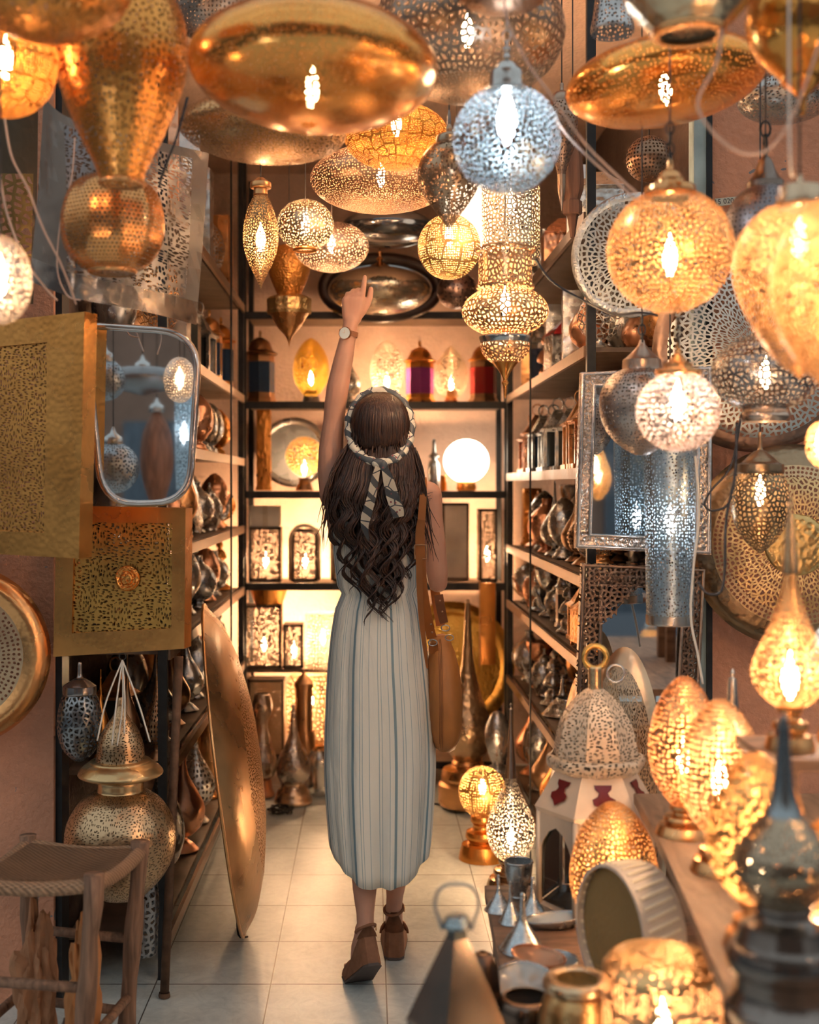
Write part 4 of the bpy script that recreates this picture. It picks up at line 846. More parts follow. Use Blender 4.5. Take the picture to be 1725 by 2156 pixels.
for cx, w_, lb in ((590, 1, 'wooden crate shelf carrying the square glowing box lamp'),):
    root = thing('wooden_riser', lb, 'stand', (P(618, 0, 6.06).x, 6.06, .126))
    link('top_board', boxme(-.24, -.13, .40, .24, .12, .418), SHELFM, root)
    for sx in (-.23, .22): link('side_board', boxme(sx, -.11, 0, sx+.012, .11, .40), SHELFM, root)
# gold trays and panel low at the right of the back unit
disc('round_tray', 'huge gold round tray with woven rim low at the right of the back shelves', 'tray', 950, 1400, 6.05, [('plate', [(.02, 0), (.02, .15), (.01, .24)], M((.9, .55, .12), .32, bump=.9, bs=70)), ('rim', [(.01, .24), (.03, .27), (.0, .31)], M((.85, .5, .12), .3, bump=.9, bs=60))], (-.1, -1, .1))
ware('tall_box', 'tall gold hammered panel box hanging at the right post of the back shelves', 'box', (P(1030, 0, 5.88).x, 5.88, 1400/1000-.86), .40, (mG,), 0, sxy=.62) if 0 else None
root = thing('hanging_plaque', 'narrow hammered gold panel by the right post low on the back shelves', 'panel', P(1028, 1400, 5.72))
link('field', boxme(-.035, 0, 0, .035, .02, .38, .004), mG, root); link('border', boxme(-.04, .002, -.01, -.034, .024, .39), mB, root)
# ------------------------------------------------------------ tables at the right of the entrance
TW = wood((.22, .13, .085), 'table_wood', (2, 12, 12))
def table(name, label, poly, h, th, legs, mat):
    c = sum((Vector((x, y, 0)) for x, y in poly), Vector())/len(poly)
    root = thing(name, label, 'table', (c.x, c.y, 0))
    link('table_top', local(prism([(x, y, h) for x, y in poly], (0, 0, -th), .003), root), mat, root)
    for x, y in legs: link('leg', local(boxme(x-.018, y-.018, 0, x+.018, y+.018, h-th, .003), root), mat, root)
    return root
table('low_table', 'low plank table on the floor with pewter pieces, drum and metal lantern', [(.262, 2.2), (.272, 2.62), (.285, 3.02), (.9, 3.02), (.9, 1.7), (.262, 1.7)], .45, .03, [(.30, 1.75), (.32, 2.97), (.86, 2.97), (.86, 1.75)], TW)
table('high_table', 'higher wooden table crowded with glowing egg lamps at the right', [(.462, 1.48), (.56, 2.38), (.585, 2.72), (1.5, 2.72), (1.5, 1.3), (.455, 1.3)], .75, .024, [(.93, 1.36), (.95, 2.66), (1.45, 2.66), (1.45, 1.36)], wood((.30, .18, .11), 'pale_table_wood', (10, 2, 10)))
table('stepped_stand', 'small raised stand on the high table carrying the tall teardrop lamps', [(.63, 2.12), (1.2, 2.12), (1.2, 1.93), (.63, 1.93)], 1.0, .02, [(.66, 1.955), (.66, 2.09), (1.16, 2.09), (1.16, 1.955)], TW)
for o in [c for c in bpy.data.objects['stepped_stand'].children if c.name.startswith('leg')]:
    for v in o.data.vertices:
        if v.co.z < .5: v.co.z = .751
def HT(name, label, cx, z, parts, H0, **kw):
    o = L(name, label, 'lamp', cx, z, parts, **kw); o.location.z = H0+.001; return o
def foot(y0, y1, r, mat=None):
    h = y1-y0
    return ('foot', [(y0, r*.5), (y0+h*.12, r*.52), (y0+h*.2, r*.42), (y0+h*.3, r*.45), (y0+h*.36, r*.7), (y0+h*.36, r*.7), (y0+h*.5, r*.74), (y0+h*.6, r*.62), (y0+h*.66, r*.9), (y0+h*.66, r*.9), (y0+h*.86, r), (y1, r*1.04), (y1, r*1.04), (y1, 0)], mat or M(BRASS, .26, bump=.05))
def egg(y0, y1, r, rb=.3):
    h = y1-y0
    return [(y0, 0), (y0+h*.02, r*.22), (y0+h*.12, r*.55), (y0+h*.3, r*.86), (y0+h*.55, r), (y0+h*.75, r*.9), (y0+h*.9, r*.62), (y1, r*rb)]
eggm = M((0.92, 0.42, 0.17), .3, 'dot', 92, 0.302, bump=.3, rnd=.5)
HT('egg_lamp', 'glowing egg lamp with rosette pinholes nearest the scrollwork mirror on the high table', 1441, 2.4, [('shade', egg(1424, 1700, 74), eggm), foot(1696, 1757, 58)], .75, lit=1.54, by=1600)
HT('egg_lamp', 'glowing egg lamp standing just in front of the rosette one, slightly lower', 1517, 2.17, [('shade', egg(1472, 1762, 86), M((0.92, 0.50, 0.22), .3, 'dot', 88, 0.319, bump=.3, rnd=.3)), foot(1757, 1834, 60)], .75, lit=1.92, by=1650)
HT('egg_lamp', 'largest mottled egg lamp with a white-hot bulb behind the dark bottle lamp', 1592, 1.81, [('shade', egg(1548, 1868, 104), M((0.90, 0.46, 0.15), .3, 'dot', 84, 0.319, bump=.4)), foot(1860, 1960, 66)], .75, lit=1.54, by=1800)
HT('egg_lamp', 'amber crackle egg lamp on the low table in front of the white metal lantern', 1293, 2.6, [('shade', egg(1680, 1958, 93), M((0.88, 0.44, 0.15), .32, 'cell', 84, 0.2, bump=.2)), foot(1948, 1992, 44)], .45, lit=1.54, by=1880)
HT('egg_lamp', 'amber egg lamp at the right edge behind the dark bottle lamp, lower half lit', 1756, 1.70, [('shade', egg(1560, 1850, 92), M((0.88, 0.44, 0.15), .32, 'dot', 79, 0.302, bump=.4)), foot(1840, 1904, 60)], .75, lit=1.35, by=1780)
# teardrop lamps
HT('teardrop_lamp', 'tall gold teardrop lamp with long spire beside the brass tray, glowing below', 1664, 2.0, [('shade', [(1190, 12), (1240, 20), (1290, 36), (1340, 58), (1390, 78), (1430, 74), (1460, 52), (1478, 26)], M((0.90, 0.49, 0.20), .3, 'cell', 84, 0.2, bump=.2)),
   ('spire', [(1030, 0), (1036, 4), (1046, 3), (1052, 8), (1058, 5), (1110, 10), (1190, 17), (1192, 14)], M((.75, .5, .28), .25, bump=.03)), foot(1474, 1566, 50)], 1.0, lit=1.74, by=1420)
HT('teardrop_lamp', 'silver pierced teardrop lamp glowing white, cut by the right edge', 1766, 2.06, [('shade', [(1240, 8), (1290, 20), (1340, 44), (1400, 70), (1440, 68), (1475, 36)], M((.55, .58, .6), .28, 'cell', 76, 0.2)),
   ('spire', [(1130, 0), (1180, 5), (1242, 10)], M(SILVER, .25, bump=.03)), foot(1472, 1566, 42)], 1.0, lit=2.17, by=1420, lc=(1, .85, .7))
HT('spire_lamp', 'teardrop lamp whose thin silvery spire rises between the two nearer egg lamps', 1543, 2.52, [('spire', [(1408, 0), (1412, 3), (1420, 5), (1426, 3), (1432, 6), (1436, 9), (1520, 15), (1590, 24), (1592, 20)], M((.6, .56, .5), .22, bump=.03)),
   ('shade', [(1588, 24), (1615, 40), (1650, 50), (1680, 40), (1690, 22)], M((.8, .55, .3), .3, 'cell', 76, 0.2)), foot(1686, 1722, 34)], .75, lit=0)
HT('bottle_lamp', 'dark smoky bottle lamp with tall thin neck on a stepped round base, nearest of all', 1650, 1.6, [('neck', [(1505, 0), (1512, 7), (1524, 8), (1528, 12), (1600, 16), (1680, 26), (1720, 40), (1722, 38)], M((.30, .34, .36), .2, bump=.05)),
   ('shade', [(1718, 40), (1750, 66), (1790, 92), (1830, 100), (1870, 86), (1908, 58)], M((.46, .36, .25), .25, 'dot', 90, .2, bump=1.0, bs=60)),
   ('foot', [(1904, 56), (1914, 60), (1924, 54), (1934, 62), (1946, 84), (1946, 84), (1966, 90), (1986, 98), (1992, 114), (1992, 114), (2016, 119), (2040, 114), (2048, 104), (2048, 104), (2085, 100), (2112, 112), (2124, 114), (2125, 0)], M((.22, .19, .17), .2, bump=.05))], .75)
# the white metal lantern
WM = M((.86, .64, .44), .42, 'leaf', 85, 0.288, bump=.3, m=.35); WS = M((.86, .64, .45), .42, bump=.1, m=.35)
zl = 2.85; k = zl/F
t = L('metal_lantern', 'big white and gold metal lantern with domed top, red glass eaves and ring handle', 'lantern', 1254, zl,
  [('dome', [(1450, 16), (1456, 26), (1480, 52), (1520, 76), (1570, 88), (1590, 90)], WM, {'seg': 8, 'flat': True, 'sub': 2}),
   ('scalloped_band', [(1588, 90), (1590, 98), (1600, 101), (1614, 97), (1622, 84)], WM, {'seg': 48, 'lobes': 8, 'lobe': .03}),
   ('eaves', [(1618, 80), (1622, 84), (1690, 124), (1696, 128), (1706, 124), (1706, 112)], WS, {'seg': 6, 'flat': True, 'raw': True}),
   ('chimney', [(1404, 12), (1408, 15), (1450, 15), (1454, 20)], M((.8, .55, .3), .25, bump=.05)),
   ('floor_plate', [(1895, 112), (1900, 124), (1914, 124), (1914, 0)], WS, {'seg': 6, 'flat': True, 'raw': True})], lit=0)
t.location.z = .451
yb = 1914
for i in range(6):
    a = 2*PI*(i+.5)/6+PI/2; a2 = 2*PI*(i+1.5)/6+PI/2; rr = 118*k
    c, s_ = math.cos(a)*rr, math.sin(a)*rr; c2, s2 = math.cos(a2)*rr, math.sin(a2)*rr
    link('corner_post', tube([(c, s_, 10*k), (c, s_, 210*k)], .008, 6), WS, t)
    p, q = Vector((c, s_, 0)), Vector((c2, s2, 0)); n = Vector(((c+c2)/2, (s_+s2)/2, 0)).normalized()
    u = (q-p).normalized()
    pa, pb = p+u*.012-n*.003, q-u*.012-n*.003
    link('glass_pane', prism([pa+Vector((0, 0, 22*k)), pb+Vector((0, 0, 22*k)), pb+Vector((0, 0, 205*k)), pa+Vector((0, 0, 205*k))], -n*.002), plain((.85, .9, .92), .03, trans=1.0, key='clear_glass'), t)
    # pierced arch above every pane
    mid = (p+q)/2; w_ = (q-p).length/2-.008
    pts = [mid+u*w_+Vector((0, 0, 208*k)), mid-u*w_+Vector((0, 0, 208*k)), mid-u*w_+Vector((0, 0, 130*k)), mid-u*w_*.8+Vector((0, 0, 150*k)), mid-u*w_*.45+Vector((0, 0, 172*k)), mid+Vector((0, 0, 184*k)), mid+u*w_*.45+Vector((0, 0, 172*k)), mid+u*w_*.8+Vector((0, 0, 150*k)), mid+u*w_+Vector((0, 0, 130*k))]
    link('arch', prism([x+n*.001 for x in pts], n*.003), WS, t)
    # red glass motif on the eaves
    h0, h1, r0, r1 = (yb-1632)*k, (yb-1684)*k, 88*k*.866, 121*k*.866
    def ev(uu, vv): return n*(r0+(r1-r0)*vv+.004)+u*uu+Vector((0, 0, h0+(h1-h0)*vv))
    mo = [(-.020, .05), (.020, .05), (.018, .2), (.010, .32), (.014, .45), (.026, .55), (.024, .72), (.012, .82), (0, .98), (-.012, .82), (-.024, .72), (-.026, .55), (-.014, .45), (-.010, .32), (-.018, .2)]
    link('red_pane', prism([ev(x, y) for x, y in mo], n*.002), plain((.16, .012, .015), .12, key='red_glass'), t)
top = (yb-1388)*k
link('ring_handle', tube([(.026*math.cos(2*PI*j/20), 0, top+.004+.026*math.sin(2*PI*j/20)) for j in range(20)], .007, 8, closed=True), M((.85, .5, .14), .25, bump=.1), t)
link('side_ring', tube([(.045+.02*math.cos(2*PI*j/20), -.01, (yb-1418)*k+.02*math.sin(2*PI*j/20)) for j in range(20)], .003, 8, closed=True), M(SILVER, .25, bump=.1), t)
# drum standing on edge
d = Vector((-.93, -.34, .04)).normalized(); r_ = .124
root = thing('frame_drum', 'round frame drum on edge with a hide face and pale striped side', 'drum', P(1325, 2062, 2.36)); root.location.z = .454
def dl(pts, n=56): me = lathe(pts, n, smooth=40); me.transform(Matrix.Translation((0, 0, r_)) @ d.to_track_quat('Z', 'Y').to_matrix().to_4x4()); return me
link('shell', dl([(.045, r_-.006), (.045, r_), (-.045, r_), (-.045, r_-.006)]), plain((.66, .56, .46), .45, key='drum_shell'), root)
link('skin', dl([(.030, 0), (.030, r_-.006)]), M((.52, .32, .12), .45, bump=.5, bs=80, m=.5), root)
link('back_skin', dl([(-.04, 0), (-.04, r_-.006)]), M((.52, .32, .12), .45, bump=.5, bs=80, m=.5), root)
q = d.to_track_quat('Z', 'Y')
st = []
for j in range(40):
    a = 2*PI*j/40; pa = q @ Vector(((r_+.001)*math.cos(a), (r_+.001)*math.sin(a), .034)); pb = q @ Vector(((r_+.001)*math.cos(a+.16), (r_+.001)*math.sin(a+.16), -.034))
    st.append(tube([pa+Vector((0, 0, r_)), (pa+pb)/2*1.01+Vector((0, 0, r_)), pb+Vector((0, 0, r_))], .0035, 6))
link('lacing', merge(st), plain((.9, .8, .62), .6, key='cord_white'), root); root.children[-1]['kind'] = 'stuff'
# brass drum box and open pot
L('lidded_pot', 'wide brass pot with pierced arches round its side and a flat lid, lower right corner', 'pot', 1395, 1.88,
  [('lid', [(1984, 0), (1985, 60), (1996, 100), (2012, 118), (2020, 123), (2020, 123), (2030, 124)], M((.88, .55, .24), .32, 'leaf', 62, 0.176, bump=.3)),
   ('body', [(2030, 122), (2034, 124), (2120, 124), (2290, 118), (2356, 96), (2358, 0)], M((0.88, 0.49, 0.24), .35, 'petal', 110, 0.324, bump=.4))], lit=1.86, by=2150, seg=56).location.z = .451
L('open_pot', 'brass pot with a wide rolled rim, its mouth facing up, near the bottom centre right', 'pot', 1216, 2.05,
  [('rim', [(2062, 44), (2056, 56), (2064, 70), (2080, 72), (2090, 62)], M((.75, .55, .34), .28, bump=.05)),
   ('body', [(2086, 62), (2120, 76), (2180, 84), (2240, 70), (2262, 50), (2263, 0)], M((.7, .45, .2), .3, bump=.2)),
   ('mouth', [(2062, 46), (2090, 50), (2120, 40), (2130, 0)], M((.75, .45, .15), .3, bump=1.2, bs=120))]).location.z = .451
# pewter pieces
PW = M((.50, .55, .58), .25, bump=.1)
def low(kind, label, cat, px, z, h, mats, rot=0, group=None, sxy=1.0): return ware(kind, label, cat, (P(px, 0, z).x, z, .451), h, mats, rot, group, sxy=sxy)
o = low('cup', 'pewter beaker with a rolled rim beside the white lantern on the low table', 'cup', 1092, 2.93, .085, (PW,), 0, sxy=.85)
low('funnel_lid', 'small pewter cone beside the beaker, the leftmost of the cones', 'cone', 1050, 2.84, .075, (PW,), 0, sxy=.7)
low('funnel_lid', 'slim pewter cone with a round knob between the two others', 'cone', 1075, 2.76, .085, (PW,), 0, sxy=.5)
low('funnel_lid', 'fluted pewter cone right of the beaker at the foot of the lantern', 'cone', 1122, 2.79, .085, (PW,), 0, sxy=.75)
low('funnel_lid', 'largest pewter cone lid with a tall neck resting on the dish', 'cone', 1100, 2.60, .11, (PW,), 0, sxy=.7)
def dishes(label, px, py, z, r, h, mat, rx=0, ry=0, sx=1.0, kind='shallow_dish'):
    root = thing(kind, label, 'dish', P(px, py, z), None, (rx, ry, 0)); root.location.z = h
    link('bowl', lathe(spline([(.022, r*.96), (.024, r), (.016, r*.9), (.003, r*.5), (.0, r*.3), (0, 0)], 3), 40, sx=sx), mat, root)
    link('rim', lathe(spline([(.022, r*.97), (.026, r), (.022, r*1.02), (.02, r)], 2), 40, sx=sx), mat, root)
    return root
dishes('leaf-shaped pewter dish with an upturned tip before the egg lamp', 1172, 1965, 2.72, .035, .453, PW, ry=-.1, sx=2.0)
dishes('round pewter saucer under the largest cone lid', 1165, 2000, 2.48, .05, .453, PW)
dishes('mirror-bright oval silver plate at the front of the low table', 1105, 2050, 2.33, .062, .47, M(SILVER, .15, bump=.02), rx=.25)
dishes('small copper dish tilted on the oval silver plate', 1130, 2010, 2.44, .036, .478, M(COPPER, .22, bump=.05), rx=.2, ry=.15, sx=1.5)
L('round_pot', 'dark round pot below the bright oval plate', 'pot', 1108, 2.2, [('body', [(2100, 46), (2104, 56), (2130, 62), (2160, 52), (2178, 30), (2178, 0)], M((.18, .13, .10), .25, bump=.1)), ('rim', [(2098, 44), (2100, 48), (2104, 50)], mBr)]).location.z = .451
# floor lanterns at the front
t = L('metal_lantern', 'dark pyramid lantern with hoop handle standing on the floor at the bottom edge', 'lantern', 962, 1.95,
  [('cap', [(1938, 0), (1940, 8), (1946, 22), (1954, 26), (1962, 30), (1968, 30), (1972, 22)], M((.30, .36, .38), .25, bump=.05)),
   ('collar', [(1970, 20), (1992, 22), (1994, 26)], M((.10, .12, .12), .3, bump=.05), {'seg': 4, 'flat': True, 'raw': True}),
   ('roof', [(1990, 24), (2170, 108), (2176, 112)], M((.30, .25, .20), .18, bump=.08, bs=12), {'seg': 4, 'flat': True, 'raw': True}),
   ('body', [(2176, 108), (2440, 118), (2600, 122), (2610, 126), (2610, 0)], M((.24, .22, .2), .2, bump=.08, bs=12), {'seg': 4, 'flat': True, 'raw': True})])
t.location.z = .25; t.rotation_euler.z = .5
kk = 1.95/F
hp = [(-31, 1974), (-36, 1955), (-46, 1925), (-40, 1895), (-22, 1880), (0, 1878), (22, 1880), (40, 1895), (46, 1925), (36, 1955), (31, 1974)]
link('handle', tube([Matrix.Rotation(-.5, 3, 'Z') @ v for v in smoothpath([(x*kk, 0, (2610-y)*kk) for x, y in hp], 4)], .0028, 8), M((.3, .34, .36), .3, bump=0), t)
root = thing('wooden_crate', 'wooden crate under the dark pyramid lantern, below the picture edge', 'crate', (P(962, 0, 1.95).x, 1.95, 0)); link('crate', boxme(-.13, -.13, 0, .13, .13, .248, .004), TW, root)
L('round_vase', 'dark brown smooth vase beside the pyramid lantern at the bottom edge', 'vase', 1016, 2.22,
  [('body', [(2006, 10), (2012, 22), (2040, 34), (2110, 40), (2260, 42), (2500, 38), (2694, 30), (2694, 0)], M((.12, .075, .055), .3, bump=.05)), ('rim', [(2004, 8), (2006, 12), (2009, 12)], mBr)]).location.z = 0.001
# lit floor lamps further in
o = L('table_lamp', 'silver lace teardrop lamp with a long spire, glowing, standing on the tiles', 'lamp', 1076, 4.38,
  [('shade', [(1636, 10), (1660, 18), (1690, 32), (1720, 46), (1745, 51), (1770, 49), (1795, 38), (1812, 24)], M((.40, .37, .33), .28, 'cell', 58, .13, bump=.1)),
   ('spire', [(1480, 0), (1484, 3), (1490, 2), (1494, 5), (1500, 3), (1560, 6), (1620, 11), (1638, 13)], M((.5, .46, .44), .22, bump=.03)), foot(1808, 1869, 50, M((.5, .36, .24), .25, bump=.05))], lit=4.34, by=1765); o.location.z = .001
o = L('table_lamp', 'round amber ball lamp crossed by dark zigzag outlines standing on the tiles', 'lamp', 1016, 4.72,
  [('shade', ell(1668, 54, 50, 6, 166, raw=True), M((.92, .55, .18), .35, 'petal', 90, 0.36, bump=.4)), foot(1718, 1808, 48, M(GOLD, .25, bump=.05))], lit=3.1, by=1660); o.location.z = .001
# the back right floor group
def FL(name, label, cat, cx, z, parts, **kw):
    o = L(name, label, cat, cx, z, parts, **kw); o.location.z = .001; return o
FL('bottle_vase', 'huge hammered brass bottle vase with very long neck on a stepped base behind the bag', 'vase', 985, 5.45,
  [('body', [(1262, 0), (1270, 5), (1330, 8), (1400, 14), (1460, 28), (1510, 46), (1545, 52), (1580, 42), (1600, 28)], M((.60, .42, .26), .3, bump=.8, bs=40)),
   ('foot', [(1598, 28), (1606, 34), (1612, 34), (1618, 52), (1618, 52), (1634, 56), (1642, 56), (1650, 62), (1650, 62), (1672, 62), (1695, 56), (1702, 0)], mB)])
FL('sprinkler_vase', 'hammered silver sprinkler vase with tall neck and flared foot, left of the dress', 'vase', 618, 5.53,
  [('body', [(1480, 0), (1483, 4), (1490, 3), (1496, 5), (1530, 8), (1560, 15), (1585, 28), (1610, 36), (1632, 34), (1645, 25)], M((.62, .52, .44), .28, bump=.8, bs=40)),
   ('foot', [(1644, 25), (1652, 26), (1664, 34), (1672, 36), (1688, 38), (1690, 0)], M((.66, .48, .34), .28, bump=.3))])
FL('sprinkler_vase', 'twin hammered brass vase behind the leaning dish, narrow at the waist', 'vase', 552, 5.66,
  [('body', [(1480, 14), (1484, 17), (1510, 22), (1535, 14), (1552, 12), (1590, 22), (1625, 32), (1650, 26), (1660, 18)], M((.55, .42, .32), .28, bump=.8, bs=40)), ('foot', [(1658, 18), (1680, 22), (1694, 26), (1696, 0)], mC)])
FL('round_vase', 'small hammered silver pot lying behind the sprinkler vase', 'vase', 672, 5.68, [('body', [(1588, 12), (1592, 18), (1612, 24), (1640, 22), (1680, 18), (1684, 0)], mS), ('rim', [(1584, 10), (1588, 14), (1592, 14)], mB)])
FL('egg_vase', 'silver egg vase on a dark pedestal by the right shelf foot', 'vase', 1048, 5.1, [('body', [(1470, 0), (1475, 12), (1500, 24), (1530, 26), (1560, 20), (1585, 10)], M((.55, .55, .56), .25, bump=.3)), ('foot', [(1583, 10), (1592, 24), (1625, 26), (1700, 28), (1721, 28), (1722, 0)], mD)])
# left cabinet front
L('hanging_lamp', 'dark silver egg lamp of lacy triangles hanging beside the gold hat-lidded globe', 'lamp', 168, 3.34,
  [('shade', [(1462, 34), (1475, 40), (1505, 46), (1540, 46), (1575, 36), (1598, 16), (1604, 0)], M((.32, .33, .34), .25, 'cell', 64, 0.2)),
   ('cap', [(1396, 0), (1396, 4), (1424, 6), (1430, 14), (1438, 26), (1444, 34), (1444, 34), (1459, 35), (1463, 32)], M((.42, .38, .36), .25, bump=.03))])
t = L('hanging_lamp', 'big brass globe lamp under a wide hat-brimmed pierced cone, hung by white cords', 'lamp', 254, 3.26,
  [('globe', [(1664, 48), (1668, 60), (1690, 88), (1730, 111), (1775, 116), (1820, 104), (1860, 76), (1888, 40), (1892, 0)], M((.62, .42, .24), .3, 'leaf', 95, 0.24, bump=.3), {'seg': 56}),
   ('collar', [(1640, 46), (1646, 48), (1662, 48), (1668, 52)], M((.75, .5, .25), .25, bump=.03)),
   ('brim', [(1598, 50), (1600, 62), (1604, 66), (1610, 76), (1618, 84), (1626, 89), (1632, 84), (1640, 60), (1644, 46)], M((.66, .45, .22), .28, bump=.1)),
   ('cone_top', [(1468, 0), (1470, 5), (1490, 9), (1510, 18), (1535, 36), (1565, 47), (1590, 50), (1600, 52)], M((.55, .36, .2), .3, 'leaf', 100, 0.256))], seg=48)
hk = P(258, 1390, 3.26)-t.location
for i, (x, y) in enumerate(((205, 1560), (236, 1570), (262, 1545), (247, 1570), (316, 1562))):
    e = P(x, y, 3.18)-t.location; m_ = P((258+x)/2+(-8, -2, 3, 6, 4)[i], (1395+y)/2, 3.2)-t.location
    link('white_cord', tube(smoothpath([hk, m_, e], 6), .0022, 6), plain((.75, .66, .56), .6, key='white_cord'), t)
link('hook_ring', tube([hk+Vector((.009*math.cos(2*PI*j/14), 0, .009+.009*math.sin(2*PI*j/14))) for j in range(14)], .0014, 6, closed=True), BLACKIRON, t)
for i, (px, h, m_, lb) in enumerate(((268, .32, (mBr,), 'bronze long-necked vase in the dark left cabinet, left of the pierced one'), (330, .32, (mDd, mBr), 'pierced long-necked vase in the dark left cabinet'), (212, .27, (mG,), 'gold vase gleaming in the dark behind the hat-lidded globe'))):
    z = 3.70; ware('onion_vase', lb, 'vase', (P(px, 0, z).x, z, .606), h, m_, 0, 'vases in the dark left cabinet', sxy=.6)
L('pierced_jar', 'small dark silver pierced jar in the shadow behind the stool', 'jar', 307, 3.44, [('body', [(1852, 18), (1856, 24), (1900, 28), (1960, 26), (2008, 22), (2008, 0)], M((.4, .4, .4), .3, 'cell', 48, 0.2)), ('lid', [(1836, 0), (1838, 6), (1846, 14), (1854, 22)], mD)])
t = L('iron_pole', 'rusty iron pole leaning in front of the left shelf post', 'pole', 372, 3.44, [('bottom_tip', [(2085, 11), (2095, 12), (2096, 0)], RUST, {'seg': 10})])
link('shaft', tube([(0, 0, .006), (.012, .0, .95)], .0125, 10), RUST, t); t.location = (P(346, 0, 3.44).x, 3.44, .001); t.rotation_euler = (0, .03, 0)
# stool
SEAT = [P(-75, 1848, 2.82), P(200, 1852, 2.77), P(297, 1782, 3.07), P(58, 1768, 3.14)]
c = sum(SEAT, Vector())/4; root = thing('wooden_stool', 'rough log stool with a sagging woven reed seat by the left wall', 'stool', (c.x, c.y, 0))
mt, nt, out = newmat('woven_reed'); Lk = nt.links.new
tc = N(nt, 'TexCoord'); w1 = N(nt, 'TexWave', Scale=42.0, Distortion=2.0, Detail=2.0); w1.bands_direction = 'DIAGONAL'; Lk(tc.outputs['Object'], w1.inputs['Vector'])
w2 = N(nt, 'TexWave', Scale=70.0, Distortion=1.0); w2.bands_direction = 'Y'; Lk(tc.outputs['Object'], w2.inputs['Vector'])
n_ = N(nt, 'TexNoise', Scale=9.0, Detail=5.0); Lk(tc.outputs['Object'], n_.inputs['Vector'])
mm = math_(nt, 'MULTIPLY_ADD', w1.outputs['Fac'], .35, math_(nt, 'MULTIPLY', w2.outputs['Fac'], .25)); mm = math_(nt, 'MULTIPLY_ADD', n_.outputs['Fac'], .7, mm)
mx = N(nt, 'Mix', data_type='RGBA'); mx.inputs[6].default_value = (.11, .055, .03, 1); mx.inputs[7].default_value = (.52, .30, .17, 1); Lk(mm, mx.inputs[0])
b = N(nt, 'BsdfPrincipled', Roughness=.8); Lk(mx.outputs[2], b.inputs['Base Color']); bp = N(nt, 'Bump', Strength=.8, Distance=.01); Lk(mm, bp.inputs['Height']); Lk(bp.outputs[0], b.inputs['Normal']); Lk(b.outputs[0], out.inputs['Surface'])
REED = mt
bm = bmesh.new(); n = 16; g = {}
for i in range(n+1):
    for j in range(n+1):
        u, v = i/n, j/n; p = (SEAT[0]*(1-u)+SEAT[1]*u)*(1-v)+(SEAT[3]*(1-u)+SEAT[2]*u)*v
        e = min(u, 1-u, v, 1-v); p = p-Vector((0, 0, .035*math.sin(PI*u)*math.sin(PI*v)+(.012 if e < .01 else 0)))
        g[i, j] = bm.verts.new(p-root.location)
for i in range(n):
    for j in range(n): bm.faces.new((g[i, j], g[i+1, j], g[i+1, j+1], g[i, j+1]))
bmesh.ops.solidify(bm, geom=bm.faces[:], thickness=.02)
link('seat', fin(bm, 'seat'), REED, root)
for i in range(4): link('seat_roll', local(tube([SEAT[i]*(1-u)+SEAT[(i+1) % 4]*u+Vector((0, 0, -.012-.012*math.sin(PI*u))) for u in [q/10 for q in range(11)]], .017, 10), root), REED, root)
LOG = wood((.26, .14, .085), 'log_wood', (20, 20, 2.2), .75)
BOT = [P(-70, 2250, 2.82), P(163, 2250, 2.77), P(262, 2250, 3.07), P(70, 2250, 3.14)]; feet = []
for i in range(4):
    a = SEAT[i]+Vector((0, 0, .012)); bt = Vector((BOT[i].x, SEAT[i].y, 0)); a0 = a.copy(); feet.append(bt)
    pp = [a0.lerp(bt, q/8)+Vector((R.uniform(-.002, .002), 0, 0)) for q in range(9)]
    link('leg', local(tube(pp, [.021+.003*math.sin(q*1.7+i) for q in range(9)], 12), root), LOG, root)
for i, hh in ((0, .12), (1, .16), (2, .12), (3, .16), (0, .3), (2, .3)):
    j = (i+1) % 4; A_ = feet[i].lerp(SEAT[i], hh/.53); B_ = feet[j].lerp(SEAT[j], hh/.53); A_.z = B_.z = hh
    link('stretcher', local(tube([A_, A_.lerp(B_, .5), B_], .012, 8), root), LOG, root)
# crumpled wrapping paper under and beside the stool
PAP = plain((.42, .20, .10), .8, noise_=.3, key='brown_paper')
def crumple(label, loc, sz, seed, mat):
    bm = bmesh.new(); bmesh.ops.create_icosphere(bm, subdivisions=4, radius=1)
    for v in bm.verts:
        d_ = v.co.normalized(); f = 1+.9*abs(noise.noise(d_*1.6+Vector((seed, 0, 0))))+.28*abs(noise.noise(d_*3.4+Vector((0, seed, 0))))+.22*abs(noise.noise(d_*7.5+Vector((0, 0, seed))))-.25
        v.co = Vector((d_.x*sz[0], d_.y*sz[1], d_.z*sz[2]))*f
    mz = min(v.co.z for v in bm.verts)
    for v in bm.verts: v.co.z -= mz
    me = fin(bm, 'paper', 18); o = link('crumpled_paper', me, mat, None, loc); tag(o, label, 'paper'); return o
crumple('crumpled brown wrapping paper heaped high under the stool', (-.80, 2.98, .002), (.045, .05, .16), 1.3, PAP)
crumple('crumpled orange-brown paper bulging out to the right of the stool', (-.668, 2.9, .002), (.03, .04, .17), 5.1, plain((.48, .20, .07), .8, noise_=.2, key='orange_paper'))
crumple('greyish crumpled paper bag low between the stool legs', (-.715, 2.93, .002), (.024, .03, .055), 9.7, plain((.22, .19, .18), .8, noise_=.3, key='grey_paper'))
# cable coil on the tiles
root = thing('cable_coil', 'small tangle of black cable lying on the tiles behind the leaning dish', 'cable', P(590, 1712, 5.35)); root.location.z = .006
R2 = random.Random(3)
for i in range(4):
    a0 = R2.uniform(0, 6); pts = [(.055*math.cos(a0+q*.9)*R2.uniform(.5, 1.1), .04*math.sin(a0+q*.9)*R2.uniform(.5, 1.1), .004+.012*((q+i) % 3)) for q in range(9)]
    link('loop', tube(smoothpath(pts, 4), .0038, 6), plain((.01, .01, .01), .4, key='black_rubber'), root)
